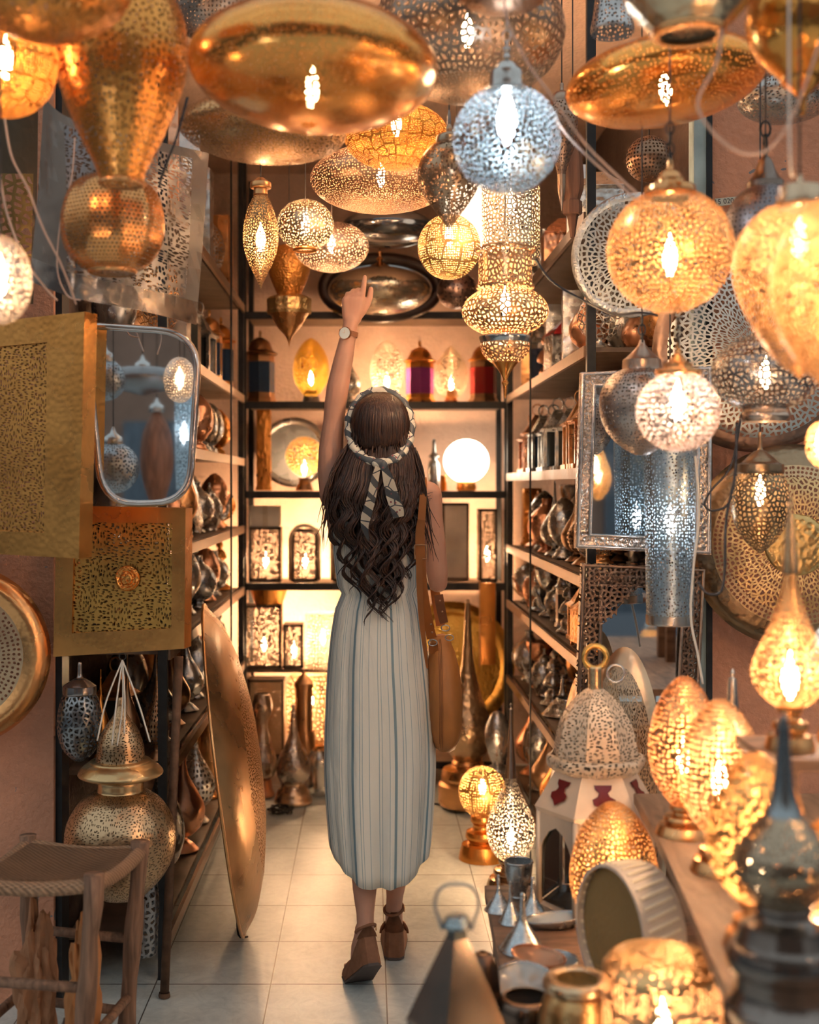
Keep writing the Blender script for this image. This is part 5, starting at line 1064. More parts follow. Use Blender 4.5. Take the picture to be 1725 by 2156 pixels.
# ------------------------------------------------------------ cables
CW = plain((.62, .44, .36), .6, key='beige_cord'); CB = plain((.015, .02, .03), .5, key='black_cord')
def cable(label, pts, r, mat):
    o = link('hanging_cable', tube(smoothpath([P(*p) for p in pts], 6), r, 6), mat); tag(o, label, 'cable'); return o
cable('thick beige cord swinging down from the silver ball towards the brass ball lamp', [(1062, -40, 2.1), (1068, 40, 2.1), (1110, 130, 2.1), (1160, 200, 2.1), (1230, 300, 2.12), (1300, 370, 2.14), (1342, 408, 2.14)], .0022, CW)
cable('beige cord sagging behind the first one and meeting it at the brass ball cap', [(1125, 190, 2.5), (1170, 250, 2.4), (1195, 285, 2.3), (1230, 322, 2.2), (1285, 372, 2.2), (1335, 416, 2.18)], .0024, CW)
cable('beige cord hanging in a deep loop in front of the broad gold lamp', [(1520, 60, 1.85), (1510, 130, 1.85), (1472, 205, 1.85), (1480, 250, 1.85), (1530, 305, 1.85), (1580, 325, 1.85), (1630, 305, 1.84), (1680, 220, 1.82), (1730, 80, 1.8)], .0022, CW)
cable('white cord hanging straight down to the huge amber egg lamp', [(1662, -60, 1.78), (1662, 200, 1.78), (1664, 330, 1.78), (1668, 372, 1.82)], .0018, plain((.7, .66, .62), .5, key='white_rubber'))
cable('black cable drooping across the right shelves to the pierced plate', [(1128, 545, 3.0), (1160, 590, 3.0), (1220, 628, 2.94), (1290, 660, 2.8), (1350, 658, 2.7), (1385, 664, 2.66)], .003, CB)
cable('dark cable running down and looping before the large brass tray', [(1552, 890, 2.75), (1548, 1000, 2.75), (1530, 1090, 2.75), (1526, 1200, 2.75), (1518, 1245, 2.75), (1490, 1250, 2.75), (1470, 1225, 2.75)], .003, CB)
cable('dark cable looped beside the bronze egg lamp', [(1560, 880, 3.05), (1540, 980, 3.05), (1500, 1030, 3.05), (1484, 1060, 3.05), (1500, 1075, 3.05), (1535, 1060, 3.05), (1552, 1000, 3.05)], .003, CB)
cable('white flex hanging beside the silver tube lamp down to the egg lamps', [(1464, 960, 3.05), (1472, 1080, 3.06), (1460, 1200, 3.06), (1455, 1300, 3.06), (1470, 1380, 3.06), (1480, 1440, 3.06)], .0035, plain((.72, .68, .62), .5, key='white_rubber'))
cable('pinkish wire wandering down the left edge past the steel sheet', [(10, 250, 2.45), (25, 330, 2.45), (60, 400, 2.45), (90, 480, 2.45), (130, 560, 2.5), (160, 640, 2.6)], .0022, CW)
cable('second pinkish wire from the left edge ending at the steel sheet corner', [(0, 370, 2.5), (15, 450, 2.5), (50, 540, 2.5), (90, 600, 2.55), (120, 632, 2.6)], .0024, CW)
cable('thin wire looping above the rounded mirror', [(158, 290, 2.7), (150, 380, 2.7), (130, 450, 2.7), (120, 560, 2.72), (140, 620, 2.75), (170, 632, 2.75)], .002, CW)
cable('dark cable slanting down past the left of the giant gold lamp', [(395, 205, 2.5), (372, 290, 2.5), (345, 360, 2.5), (335, 395, 2.5)], .0028, CB)
_c = cable('black cable lying on the tiles between the dress and the amber ball lamp', [(905, 1690, 5.53), (935, 1694, 5.5), (975, 1692, 5.5), (1000, 1690, 5.53)], .004, CB)
# number label on the pink wall
root = thing('number_label', 'narrow worn paper strip printed with a telephone number on the pink wall', 'label', P(1532, 424, 3.612))
z = 3.612; root.rotation_euler = (0, math.radians(-5.5), 0)
link('strip', boxme(-26*z/F, -.002, -8*z/F, 26*z/F, .002, 8*z/F), plain((.62, .60, .50), .8, key='paper_strip'), root)
cu = bpy.data.curves.new('digits', 'FONT'); cu.body = '5 15 020 072'; cu.size = .021; cu.align_x = 'CENTER'; cu.align_y = 'CENTER'; cu.extrude = .0004
to = bpy.data.objects.new('tmp', cu); COL.objects.link(to); bpy.context.view_layer.update()
me = bpy.data.meshes.new_from_object(to.evaluated_get(bpy.context.evaluated_depsgraph_get())); bpy.data.objects.remove(to)
me.transform(Matrix.Translation((0, -.0026, 0)) @ Matrix.Rotation(PI/2, 4, 'X')); me.materials.clear()
link('digits', me, plain((.10, .09, .09), .8, key='ink'), root)

t = disc('leaning_dish', 'tall narrow pierced brass dish leaning upright behind the white metal lantern', 'dish', 1306, 1434, 3.2,
     [('pierced_dome', [(.05, 0), (.045, .25), (.024, .45)], M((.72, .52, .34), .35, 'leaf', 70, .34, bump=.2)), ('smooth_border', [(.024, .45), (.012, .48), (0, .50)], M((.72, .50, .32), .3, bump=.1))], (-.62, -.78, .06), sx=.26)
t.location.z = .507
# ------------------------------------------------------------ the woman
ZP = 3.6
def Q(px, py, dz=0.0):
    p = P(px, py, ZP); return Vector((p.x, ZP+dz, p.z))     # same height and side wherever it sits in depth
PX = ZP/F
man = thing('person', 'woman seen from behind in pale striped dress, left arm raised and pointing up at lamps', 'person', (P(795, 0, ZP).x, ZP, 0))
SKIN = plain((.56, .29, .20), .5, noise_=.08, ns=14, sss=.12, key='skin')
def capsule(bm, a, ra, b, rb, n=16):
    a, b = Vector(a), Vector(b); d = b-a; L_ = d.length
    if L_ < 1e-6: L_ = 1e-6; d = Vector((0, 0, 1))
    m = Matrix.Translation(a) @ d.to_track_quat('Z', 'Y').to_matrix().to_4x4()
    rings = []
    pr = [(-ra*math.cos(t), ra*math.sin(t)) for t in [PI/2*k/5 for k in range(6)]]+[(L_+rb*math.sin(t), rb*math.cos(t)) for t in [PI/2*k/5 for k in range(6)]]
    for h, r in pr:
        if r < 1e-5: rings.append([bm.verts.new(m @ Vector((0, 0, h)))])
        else: rings.append([bm.verts.new(m @ Vector((r*math.cos(2*PI*k/n), r*math.sin(2*PI*k/n), h))) for k in range(n)])
    for A, B in zip(rings, rings[1:]):
        for k in range(n):
            j = (k+1) % n
            if len(A) == 1: bm.faces.new((A[0], B[j], B[k]))
            elif len(B) == 1: bm.faces.new((A[k], A[j], B[0]))
            else: bm.faces.new((A[k], A[j], B[j], B[k]))
def ball(bm, c, r, rot=None):
    ret = bmesh.ops.create_uvsphere(bm, u_segments=24, v_segments=16, radius=1)
    for v in ret['verts']:
        q = Vector((v.co.x*r[0], v.co.y*r[1], v.co.z*r[2]))
        if rot: q.rotate(rot)
        v.co = q+Vector(c)
def remesh(bm, vox, name, mat, parent, sm=4):
    bmesh.ops.recalc_face_normals(bm, faces=bm.faces)
    me = bpy.data.meshes.new(name); bm.to_mesh(me); bm.free()
    o = bpy.data.objects.new('tmp', me); COL.objects.link(o)
    md = o.modifiers.new('r', 'REMESH'); md.mode = 'VOXEL'; md.voxel_size = vox; md.use_smooth_shade = True
    s = o.modifiers.new('s', 'SMOOTH'); s.iterations = sm; s.factor = .5
    bpy.context.view_layer.update()
    m2 = bpy.data.meshes.new_from_object(o.evaluated_get(bpy.context.evaluated_depsgraph_get()))
    bpy.data.objects.remove(o); m2.materials.clear()
    m2.polygons.foreach_set('use_smooth', [True]*len(m2.polygons))
    return link(name, local(m2, parent), mat, parent)
def chainc(bm, pts):
    for (a, ra), (b, rb) in zip(pts, pts[1:]): capsule(bm, a, ra, b, rb)
bm = bmesh.new()
# sandal geometry first: bottoms, ups
def nrm(v): return Vector(v).normalized()
SH = {}
hb, bb = Vector((.012, 3.425, .092)), Vector((-.026, 3.545, .004)); d = nrm(bb-hb); up = Vector((0, 0, 1)); side = d.cross(up).normalized(); u1 = side.cross(d).normalized()
SH['l'] = [(hb, u1, .027, .082), (hb.lerp(bb, .35), u1, .031, .064), (hb.lerp(bb, .75), u1, .037, .036), (bb, nrm(u1+up), .041, .026), (bb+Vector((-.012, .045, 0)), up, .040, .020), (bb+Vector((-.018, .078, 0)), up, .026, .016)], side
hb2 = Vector((P(830, 0, 3.72).x, 3.72, .004)); d2 = nrm((.02, 1, 0)); side2 = d2.cross(up).normalized()
SH['r'] = [(hb2+d2*s, up, w_, t_) for s, w_, t_ in ((0, .030, .085), (.05, .033, .070), (.11, .039, .042), (.155, .042, .026), (.20, .040, .02), (.235, .026, .016))], side2
an = {'l': Q(770, 1925, -.115), 'r': Q(831, 1938, .10)}
for s_, knee, calf in (('l', Q(770, 1660, -.01), Q(767, 1790, -.05)), ('r', Q(847, 1660, .0), Q(840, 1785, .03))):
    A_ = an[s_]; secs, sd = SH[s_]
    chainc(bm, [(knee, .048), (calf, .041), (calf.lerp(A_, .45), .035), (calf.lerp(A_, .8), .0255), (A_, .024)])
    h_ = secs[0][0]+secs[0][1]*(secs[0][3]+.026)+(secs[3][0]-secs[0][0]).normalized()*.02
    chainc(bm, [(A_, .025), (h_, .026)])
    mid_ = secs[1][0].lerp(secs[2][0], .5)+secs[2][1]*.075; bal = secs[3][0]+secs[3][1]*.044
    chainc(bm, [(A_, .026), (mid_, .027), (bal, .021)]); chainc(bm, [(h_, .025), (mid_, .024)])
    for k in range(5):   # toes
        o_ = sd*(.028-.0135*k); chainc(bm, [(bal+o_*.7-secs[3][1]*.008, .010), (secs[4][0]+up*.030+o_, .0085 if k else .0105), (secs[4][0]+up*.026+o_*1.0+Vector((0, .026-.005*k if s_ == 'l' else .022-.004*k, 0)), .007 if k else .009)])
hipL, hipR = Q(762, 1370, 0), Q(832, 1370, 0)
chainc(bm, [(hipL, .075), (Q(768, 1520, 0), .06), (Q(770, 1660, -.01), .048)]); chainc(bm, [(hipR, .075), (Q(842, 1520, 0), .06), (Q(847, 1660, 0), .048)])
chainc(bm, [(Q(780, 1340, 0), .095), (Q(815, 1340, 0), .095)]); chainc(bm, [(Q(799, 1340, 0), .095), (Q(799, 1240, 0), .08), (Q(797, 1120, .0), .088)])
chainc(bm, [(Q(760, 1110, .0), .07), (Q(835, 1110, .0), .07)]); chainc(bm, [(Q(738, 1055, 0), .045), (Q(800, 1040, 0), .06), (Q(866, 1048, 0), .045)])
chainc(bm, [(Q(800, 1040, 0), .05), (Q(800, 965, .01), .045)])
ball(bm, Q(800, 905, .012), (.070, .086, .098))
# face, looking up and away
fc = Q(800, 915, .012)
ball(bm, fc+Vector((0, .045, -.04)), (.052, .05, .055)); capsule(bm, fc+Vector((0, .083, .012)), .008, fc+Vector((0, .104, -.012)), .011)
capsule(bm, fc+Vector((-.018, .090, -.043)), .006, fc+Vector((.018, .090, -.043)), .006); capsule(bm, fc+Vector((0, .075, -.082)), .014, fc+Vector((0, .078, -.078)), .014)
for sx in (-1, 1): ball(bm, fc+Vector((sx*.072, -.003, -.008)), (.009, .018, .028))
# raised arm
chainc(bm, [(Q(740, 1068, 0), .055), (Q(706, 1042, .0), .046), (Q(697, 990, .01), .040), (Q(697, 945, .015), .0365), (Q(703, 885, .02), .0315), (Q(706, 850, .02), .0325), (Q(711, 815, .02), .033), (Q(722, 760, .025), .029), (Q(731, 715, .03), .0245), (Q(736, 688, .03), .0225)])
chainc(bm, [(Q(712, 1062, 0), .04), (Q(722, 1105, 0), .045)])
# the hand: palm, folded fingers, pointing index, thumb
dz = .03
chainc(bm, [(Q(736, 690, dz), .022), (Q(740, 672, dz), .0225)])
for x0, x1, r0, r1 in ((733, 729, .0165, .0135), (740, 740, .018, .014), (745, 750, .018, .014), (749, 759, .0175, .0135)):
    chainc(bm, [(Q(x0, 668, dz), r0), (Q((x0+x1)/2, 650, dz), (r0+r1)/2+.001), (Q(x1, 630, dz-.002), r1)])
def finger(pts):
    chainc(bm, [(Q(x, y, dz+e), r) for x, y, e, r in pts])
finger([(760, 628, 0, .0115), (763, 616, -.004, .0098), (766, 599, -.002, .0084), (767.5, 586, .001, .0073), (768.5, 578.5, .003, .0062)])
finger([(750, 628, 0, .0115), (753, 617, -.004, .0100), (755, 606, .016, .0092), (754, 614, .036, .0085), (751, 628, .040, .0078), (750, 636, .034, .0072)])
finger([(740, 629, 0, .0112), (742, 619, -.003, .0098), (744, 608, .016, .0088), (743, 617, .035, .0082), (741, 630, .039, .0075), (741, 637, .033, .007)])
finger([(730, 632, 0, .0105), (731, 624, -.002, .0092), (732, 614, .015, .0082), (732, 623, .032, .0076), (732, 634, .035, .0068), (733, 640, .030, .0064)])
finger([(748, 668, .004, .015), (762, 652, .008, .0135), (773, 636, .010, .0108), (779, 621, .010, .0095), (781, 608, .008, .0085), (781, 604, .008, .0075)])
# bent arm holding the strap in front of the shoulder
chainc(bm, [(Q(866, 1048, 0), .045), (Q(900, 1044, .0), .043), (Q(905, 1090, .0), .0385), (Q(914, 1150, .005), .0355), (Q(921, 1205, .01), .032), (Q(923, 1228, .02), .0285)])
chainc(bm, [(Q(923, 1228, .02), .0285), (Q(918, 1190, .11), .0315), (Q(908, 1140, .17), .024), (Q(904, 1122, .19), .021)])
hc = Q(900, 1105, .20); chainc(bm, [(Q(904, 1122, .19), .02), (hc, .026)])
for k in range(4):
    b0 = hc+Vector((-.006, .012, .022-.016*k)); chainc(bm, [(hc+Vector((.01, .006, .02-.014*k)), .010), (b0+Vector((-.022, .012, 0)), .0088), (b0+Vector((-.040, -.006, 0)), .008), (b0+Vector((-.028, -.022, 0)), .0072)])
chainc(bm, [(hc+Vector((-.004, -.008, .012)), .012), (hc+Vector((-.022, -.022, .030)), .0095), (hc+Vector((-.034, -.024, .044)), .008)])
remesh(bm, .0036, 'body', SKIN, man, 3)
nail = plain((.75, .48, .42), .25, key='nail')
# sandals
SUEDE = plain((.26, .11, .055), .85, noise_=.25, ns=40, key='brown_suede'); SOLE = plain((.10, .07, .06), .7, key='dark_sole')
for s_ in ('l', 'r'):
    secs, sd = SH[s_]
    def loft(secs, lo, hi, name, mat, ex=1.0):
        bm = bmesh.new(); rings = []
        for p, u, w_, t_ in secs:
            a, b = (lo(t_), hi(t_)); ring = []
            for cx_, cz_ in ((-1, 0), (-.75, -.0), (.75, 0), (1, 0), (1, 1), (.8, 1), (-.8, 1), (-1, 1)):
                ww = w_*ex*(.92 if cz_ else 1.0); ring.append(bm.verts.new(p+sd*cx_*ww+u*(a+(b-a)*(1 if cz_ else 0))))
            rings.append(ring)
        for A, B in zip(rings, rings[1:]):
            for k in range(8): bm.faces.new((A[k], A[(k+1) % 8], B[(k+1) % 8], B[k]))
        bm.faces.new(rings[0]); bm.faces.new(rings[-1][::-1])
        bmesh.ops.subdivide_edges(bm, edges=bm.edges[:], cuts=1, use_grid_fill=True, smooth=.6)
        return fin(bm, name, 45)
    root = bpy.data.objects.new('sandal', None); COL.objects.link(root); root.parent = man
    def sub(nm, me, mt): return link(nm, local(me, man), mt, root)
    # rounded heel end
    h0 = secs[0]; back = (h0[0]-(secs[1][0]-h0[0]).normalized()*.016, h0[1], h0[2]*.55, h0[3]*.96)
    ss = [back]+secs
    sub('wedge', loft(ss, lambda t: .006, lambda t: t, 'wedge', SUEDE), SUEDE); sub('sole', loft(ss, lambda t: -.001, lambda t: .0065, 'sole', SOLE, 1.02), SOLE)
    # heel counter and straps
    A_ = an[s_]; topc = h0[0]+h0[1]*h0[3]; fw = (secs[1][0]-h0[0]).normalized()
    bm = bmesh.new(); rings = []
    for q in range(7):
        f = q/6; c_ = topc.lerp(A_, f*.98)-h0[1]*.004*(1-f); ring = []; hw = .031*(1-f)+.0275*f; span = (1-f)*1.9+.55
        for j in range(13):
            a = (j/12-.5)*span*1.15; ring.append(bm.verts.new(c_+sd*math.sin(a)*hw+(fw*.012*(1-f))-fw*math.cos(a)*hw))
        rings.append(ring)
    for X_, Y_ in zip(rings, rings[1:]):
        for k in range(12): bm.faces.new((X_[k], X_[k+1], Y_[k+1], Y_[k]))
    bmesh.ops.solidify(bm, geom=bm.faces[:], thickness=.003)
    sub('heel_counter', fin(bm, 'h', 50), SUEDE)
    ax = nrm(A_-topc); e1 = sd; e2 = ax.cross(e1)
    sub('ankle_strap', tube([A_+e1*.0285*math.cos(2*PI*k/28)+e2*.0285*math.sin(2*PI*k/28)+ax*.006*math.sin(2*PI*k/28+1) for k in range(28)], .0045, 8, closed=True), SUEDE)
    b_ = secs[3]; sub('toe_strap', tube([b_[0]+b_[1]*.018+sd*.040*math.cos(PI*k/14)+b_[1]*.042*math.sin(PI*k/14)+fw*.004 for k in range(15)], .009, 8, taper=.5), SUEDE)
    if s_ == 'r' or 1: sub('buckle', tube([A_+sd*.031+Vector((.0, .008*math.cos(2*PI*k/10), .008*math.sin(2*PI*k/10))) for k in range(10)], .0016, 6, closed=True), M(BRASS, .3, bump=0))
# dress
mt, nt, out = newmat('striped_cotton'); Lk = nt.links.new
uvn = N(nt, 'UVMap'); sp_ = N(nt, 'SeparateXYZ'); Lk(uvn.outputs[0], sp_.inputs[0])
f = math_(nt, 'FRACT', math_(nt, 'MULTIPLY_ADD', sp_.outputs[0], 8.0, .13)); cr = N(nt, 'ValToRGB'); cr.color_ramp.interpolation = 'CONSTANT'; Lk(f, cr.inputs[0])
W_, B1, B2 = (.93, .90, .82, 1), (.30, .41, .46, 1), (.48, .55, .56, 1)
st = [(0, W_), (.10, B2), (.118, W_), (.17, B2), (.185, W_), (.34, B2), (.356, W_), (.46, B1), (.525, W_), (.66, B2), (.676, W_), (.72, B2), (.736, W_), (.88, B2), (.895, W_)]
e = cr.color_ramp.elements; e[0].position = 0; e[0].color = W_; e[1].position = st[1][0]; e[1].color = st[1][1]
for p_, c_ in st[2:]: x = e.new(p_); x.color = c_
# one broad denim-blue stripe down the right of the back
m2 = N(nt, 'Mix', data_type='RGBA'); Lk(math_(nt, 'MULTIPLY', math_(nt, 'LESS_THAN', math_(nt, 'ABSOLUTE', math_(nt, 'SUBTRACT', sp_.outputs[0], .853)), .017), math_(nt, 'LESS_THAN', sp_.outputs[1], .52)), m2.inputs[0]); Lk(cr.outputs[0], m2.inputs[6]); m2.inputs[7].default_value = (.22, .34, .44, 1)
b = N(nt, 'BsdfPrincipled', Roughness=.8); Lk(m2.outputs[2], b.inputs['Base Color'])
tc = N(nt, 'TexCoord'); nn = N(nt, 'TexNoise', Scale=10.0, Detail=4.0, Distortion=.6); mp = N(nt, 'Mapping'); mp.inputs['Scale'].default_value = (1.5, 1.5, .5); Lk(tc.outputs['Object'], mp.inputs[0]); Lk(mp.outputs[0], nn.inputs['Vector'])
bp = N(nt, 'Bump', Strength=.5, Distance=.03); Lk(nn.outputs['Fac'], bp.inputs['Height']); Lk(bp.outputs[0], b.inputs['Normal'])
trl = N(nt, 'BsdfTranslucent'); Lk(m2.outputs[2], trl.inputs['Color']); ms = N(nt, 'MixShader'); ms.inputs[0].default_value = .25; Lk(b.outputs[0], ms.inputs[1]); Lk(trl.outputs[0], ms.inputs[2]); Lk(ms.outputs[0], out.inputs['Surface'])
DR = mt
ringsd = [(1034, 752, 858, .048), (1042, 728, 876, .062), (1056, 712, 884, .078), (1080, 703, 885, .09), (1120, 699, 884, .098), (1165, 702, 884, .10), (1205, 706, 886, .098), (1232, 710, 885, .094), (1248, 719, 877, .084), (1257, 716, 880, .086), (1280, 706, 888, .098), (1330, 697, 895, .112), (1400, 690, 902, .124), (1470, 686, 910, .13), (1540, 684, 915, .134), (1600, 683, 917, .138)]
NS = 144
bm = bmesh.new(); uvl = bm.loops.layers.uv.new('UVMap'); rings = []; 
def fold(a, t):
    """cloth folds growing towards the hem"""
    return (.0030*math.sin(7*a+1.3+1.6*t)+.0018*math.sin(12*a+.4-t)+.0012*math.sin(19*a+2+t))*(.5+1.9*t*t)
def hemy(a):
    b_ = max(0, -math.sin(a)); return 1752+86*b_**.8 if math.sin(a) < 0 else 1752+30*math.sin(a)
allr = []
for i, (y, xl_, xr_, dp) in enumerate(ringsd):
    t = max(0, (y-1250)/590); allr.append([(a, y, xl_, xr_, dp, t) for a in [2*PI*k/NS+PI/2 for k in range(NS)]])
for i in range(1, 11):
    s_ = i/10; row_ = []
    for k in range(NS):
        a = 2*PI*k/NS+PI/2; y = 1600+(hemy(a)-1600)*s_; tt = (y-1600)/236
        row_.append((a, y, 683+20*tt**1.5, 917-16*tt**1.5, .138+.014*tt, (y-1250)/590))
    allr.append(row_)
vv = []
for i, row_ in enumerate(allr):
    ring = []
    for a, y, xl_, xr_, dp, t in row_:
        cx_ = (xl_+xr_)/2; hw = (xr_-xl_)/2*PX; f_ = fold(a, t)+(.0022*math.sin(31*a+y*.05)*math.exp(-((y-1256)/34)**2))
        sq = 1.0
        p = Q(cx_, y, 0)+Vector(((hw+f_*.5)*math.cos(a)*sq, (dp+f_*2)*math.sin(a)-.005, 0)); ring.append(bm.verts.new(p))
    rings.append(ring)
n_ = len(rings)
for i in range(n_-1):
    for k in range(NS):
        j = (k+1) % NS
        fce = bm.faces.new((rings[i][k], rings[i+1][k], rings[i+1][j], rings[i][j]))
        for lp, (uu, v_) in zip(fce.loops, ((k, i), (k, i+1), (k+1, i+1), (k+1, i))):
            a = 2*PI*uu/NS+PI/2; th = uu/NS; lp[uvl].uv = (th, v_/n_)
me = fin(bm, 'dress'); 
o = link('dress', local(me, man), DR, man); sd_ = o.modifiers.new('thickness', 'SOLIDIFY'); sd_.thickness = .002
# shoulder straps of the dress
def ribbon(pts, ws, nrmv=(0, -1, 0), th=.003, sub=5, twist=None):
    path = smoothpath(pts, sub); n = len(path); bm = bmesh.new(); L0, R0 = [], []
    for i, p in enumerate(path):
        t_ = (path[min(i+1, n-1)]-path[max(i-1, 0)]).normalized(); u = i/(n-1)*(len(ws)-1); w_ = ws[int(u)]*(1-(u-int(u)))+ws[min(int(u)+1, len(ws)-1)]*(u-int(u))
        nv = Vector(nrmv); 
        if twist: nv.rotate(Matrix.Rotation(twist*i/n, 3, 'Z'))
        s = t_.cross(nv).normalized(); L0.append(bm.verts.new(p-s*w_/2)); R0.append(bm.verts.new(p+s*w_/2))
    for i in range(n-1): bm.faces.new((L0[i], R0[i], R0[i+1], L0[i+1]))
    bmesh.ops.solidify(bm, geom=bm.faces[:], thickness=th); return fin(bm, 'ribbon', 40)
link('shoulder_strap', local(ribbon([Q(866, 1062, -.076), Q(872, 1030, -.055), Q(872, 1004, -.004), Q(868, 1030, .05), Q(864, 1062, .075)], [.03]*3, (0, -.9, .4), .003), man), DR, man)
link('shoulder_strap', local(ribbon([Q(735, 1062, -.076), Q(735, 1036, -.058), Q(736, 1010, -.004), Q(737, 1030, .05), Q(738, 1062, .075)], [.03]*3, (0, -.9, .4), .003), man), DR, man)
# hair
mt, nt, out = newmat('brown_hair'); Lk = nt.links.new
tc = N(nt, 'TexCoord'); mp = N(nt, 'Mapping'); mp.inputs['Scale'].default_value = (160, 160, 6); Lk(tc.outputs['Object'], mp.inputs[0]); nn = N(nt, 'TexNoise', Scale=1.0, Detail=3.0); Lk(mp.outputs[0], nn.inputs['Vector'])
mx = N(nt, 'Mix', data_type='RGBA'); mx.inputs[6].default_value = (.012, .006, .005, 1); mx.inputs[7].default_value = (.075, .032, .019, 1); Lk(math_(nt, 'MULTIPLY_ADD', nn.outputs['Fac'], 2.2, -.65), mx.inputs[0]); mx.clamp_factor = True
b = N(nt, 'BsdfPrincipled', Roughness=.38); Lk(mx.outputs[2], b.inputs['Base Color']); bp = N(nt, 'Bump', Strength=.6, Distance=.004); Lk(nn.outputs['Fac'], bp.inputs['Height']); Lk(bp.outputs[0], b.inputs['Normal']); Lk(b.outputs[0], out.inputs['Surface'])
HAIR = mt
env = [(830, 800, 55), (880, 800, 66), (930, 799, 68), (960, 798, 84), (1000, 793, 98), (1050, 787, 104), (1100, 788, 102), (1150, 793, 88), (1200, 793, 82), (1250, 794, 70), (1310, 797, 52)]
def envat(y):
    for (a, c, h), (b_, c2, h2) in zip(env, env[1:]):
        if y <= b_: u = max(0, (y-a)/(b_-a)); return c+(c2-c)*u, h+(h2-h)*u
    return env[-1][1:]
RH = random.Random(11); mes = []
hcen = Q(800, 899, -.008)
bm = bmesh.new()
ball(bm, hcen, (.086, .100, .101)); 
for y, w_, d_ in ((985, 62, -.050), (1030, 72, -.080), (1080, 74, -.090), (1130, 62, -.094), (1170, 44, -.094)):
    ball(bm, Q(797, y, d_-.004), (w_*PX, .026, .05))
ball(bm, Q(800, 955, -.020), (.070, .068, .055))
bmesh.ops.recalc_face_normals(bm, faces=bm.faces)
m0 = bpy.data.meshes.new('t'); bm.to_mesh(m0); bm.free(); o = bpy.data.objects.new('tmp', m0); COL.objects.link(o); md = o.modifiers.new('r', 'REMESH'); md.mode = 'VOXEL'; md.voxel_size = .007; s = o.modifiers.new('s', 'SMOOTH'); s.iterations = 6; bpy.context.view_layer.update()
m1 = bpy.data.meshes.new_from_object(o.evaluated_get(bpy.context.evaluated_depsgraph_get())); bpy.data.objects.remove(o); mes.append(m1)
crown = Vector((.0, -.25, 1)).normalized()
for i in range(190):   # combed over the skull from the parting down to the nape
    a = -PI*.98+PI*1.96*i/190+RH.uniform(-.02, .02); pts = []
    for q in range(13):
        ph = .10+q/12*(2.45 if abs(a) < 1.6 else 1.5); dv = Vector((math.sin(a)*math.sin(ph), -math.cos(a)*math.sin(ph), math.cos(ph))); dv.rotate(Matrix.Rotation(.18, 3, 'X'))
        pts.append(hcen+Vector((dv.x*.0875, dv.y*.1015, dv.z*.1025)))
    mes.append(tube(smoothpath(pts, 2), [.0012+.0028*math.sin(min(1, k/10)*PI/2) for k in range(25)], 5))
NCL = 30
for ci in range(NCL):   # wavy locks: strands of one lock run together and taper to one tip
    u0 = -1+2*(ci+.5)/NCL if ci % 3 else RH.uniform(-.8, .8)
    ye0 = 1172+138*(1-abs(u0)**2.4)*RH.uniform(.45, 1.0); ph = RH.uniform(0, 6.28); wl = RH.uniform(66, 92); am = RH.uniform(8, 13); layc = RH.uniform(0, 1)
    for si in range(12):
        du = RH.uniform(-.11, .11); y0 = RH.uniform(938, 985) if abs(u0) < .72 else RH.uniform(900, 985); ye = ye0+RH.uniform(-26, 8); lay = min(1, max(0, layc+RH.uniform(-.2, .2)))
        k_ = int((ye-y0)/9); pts = []; rad = []
        for q in range(k_+1):
            t = q/k_; y = y0+(ye-y0)*t; c_, h_ = envat(y); wv = min(1, max(0, (y-975)/110)); con = 1-.72*max(0, t-.35)/.65
            x = c_+(u0+du*con)*h_*.95+am*wv*(.75+.55*t)*math.sin((y-900)/wl*2*PI+ph+du*3)
            uu = u0+du; edge = 1-min(1, abs(uu))**3
            dzz = (-.090-.010*min(1, max(0, (y-960)/80))-.040*lay*min(1, max(0, (y-950)/90)))*edge+(1-edge)*(-.045)+.009*wv*math.cos((y-900)/wl*2*PI+ph)
            if y < 985: dzz = min(dzz, -.018-.078*math.sqrt(max(0, 1-uu*uu)))
            pts.append(Q(x, y, dzz)); rad.append(.0044*(1-.85*t**3)*min(1, .35+q*.25))
        mes.append(tube(pts, rad, 5, taper=.7))
for i in range(34):   # loose flyaway locks at both sides
    sgn = 1 if i % 2 else -1; pts = []; y0 = RH.uniform(935, 1010); ye = y0+RH.uniform(120, 215 if sgn > 0 else 150); ph = RH.uniform(0, 6); ex = RH.uniform(4, 42 if sgn > 0 else 22)
    for q in range(15):
        t = q/14; y = y0+(ye-y0)*t; c_, h_ = envat(min(y, 1090)); x = c_+sgn*(h_*.93+ex*t*t)+4*math.sin(t*7+ph); pts.append(Q(min(x, 934), y, -.06-.03*t+.0*q))
    mes.append(tube(pts, [.0028*(1-.85*(q/14)**2) for q in range(15)], 5))
bmA = bmesh.new()
for m_ in mes: bmA.from_mesh(m_)
me = bpy.data.meshes.new('hair'); bmA.to_mesh(me); bmA.free(); me.polygons.foreach_set('use_smooth', [True]*len(me.polygons))
h_o = link('hair', local(me, man), HAIR, man)
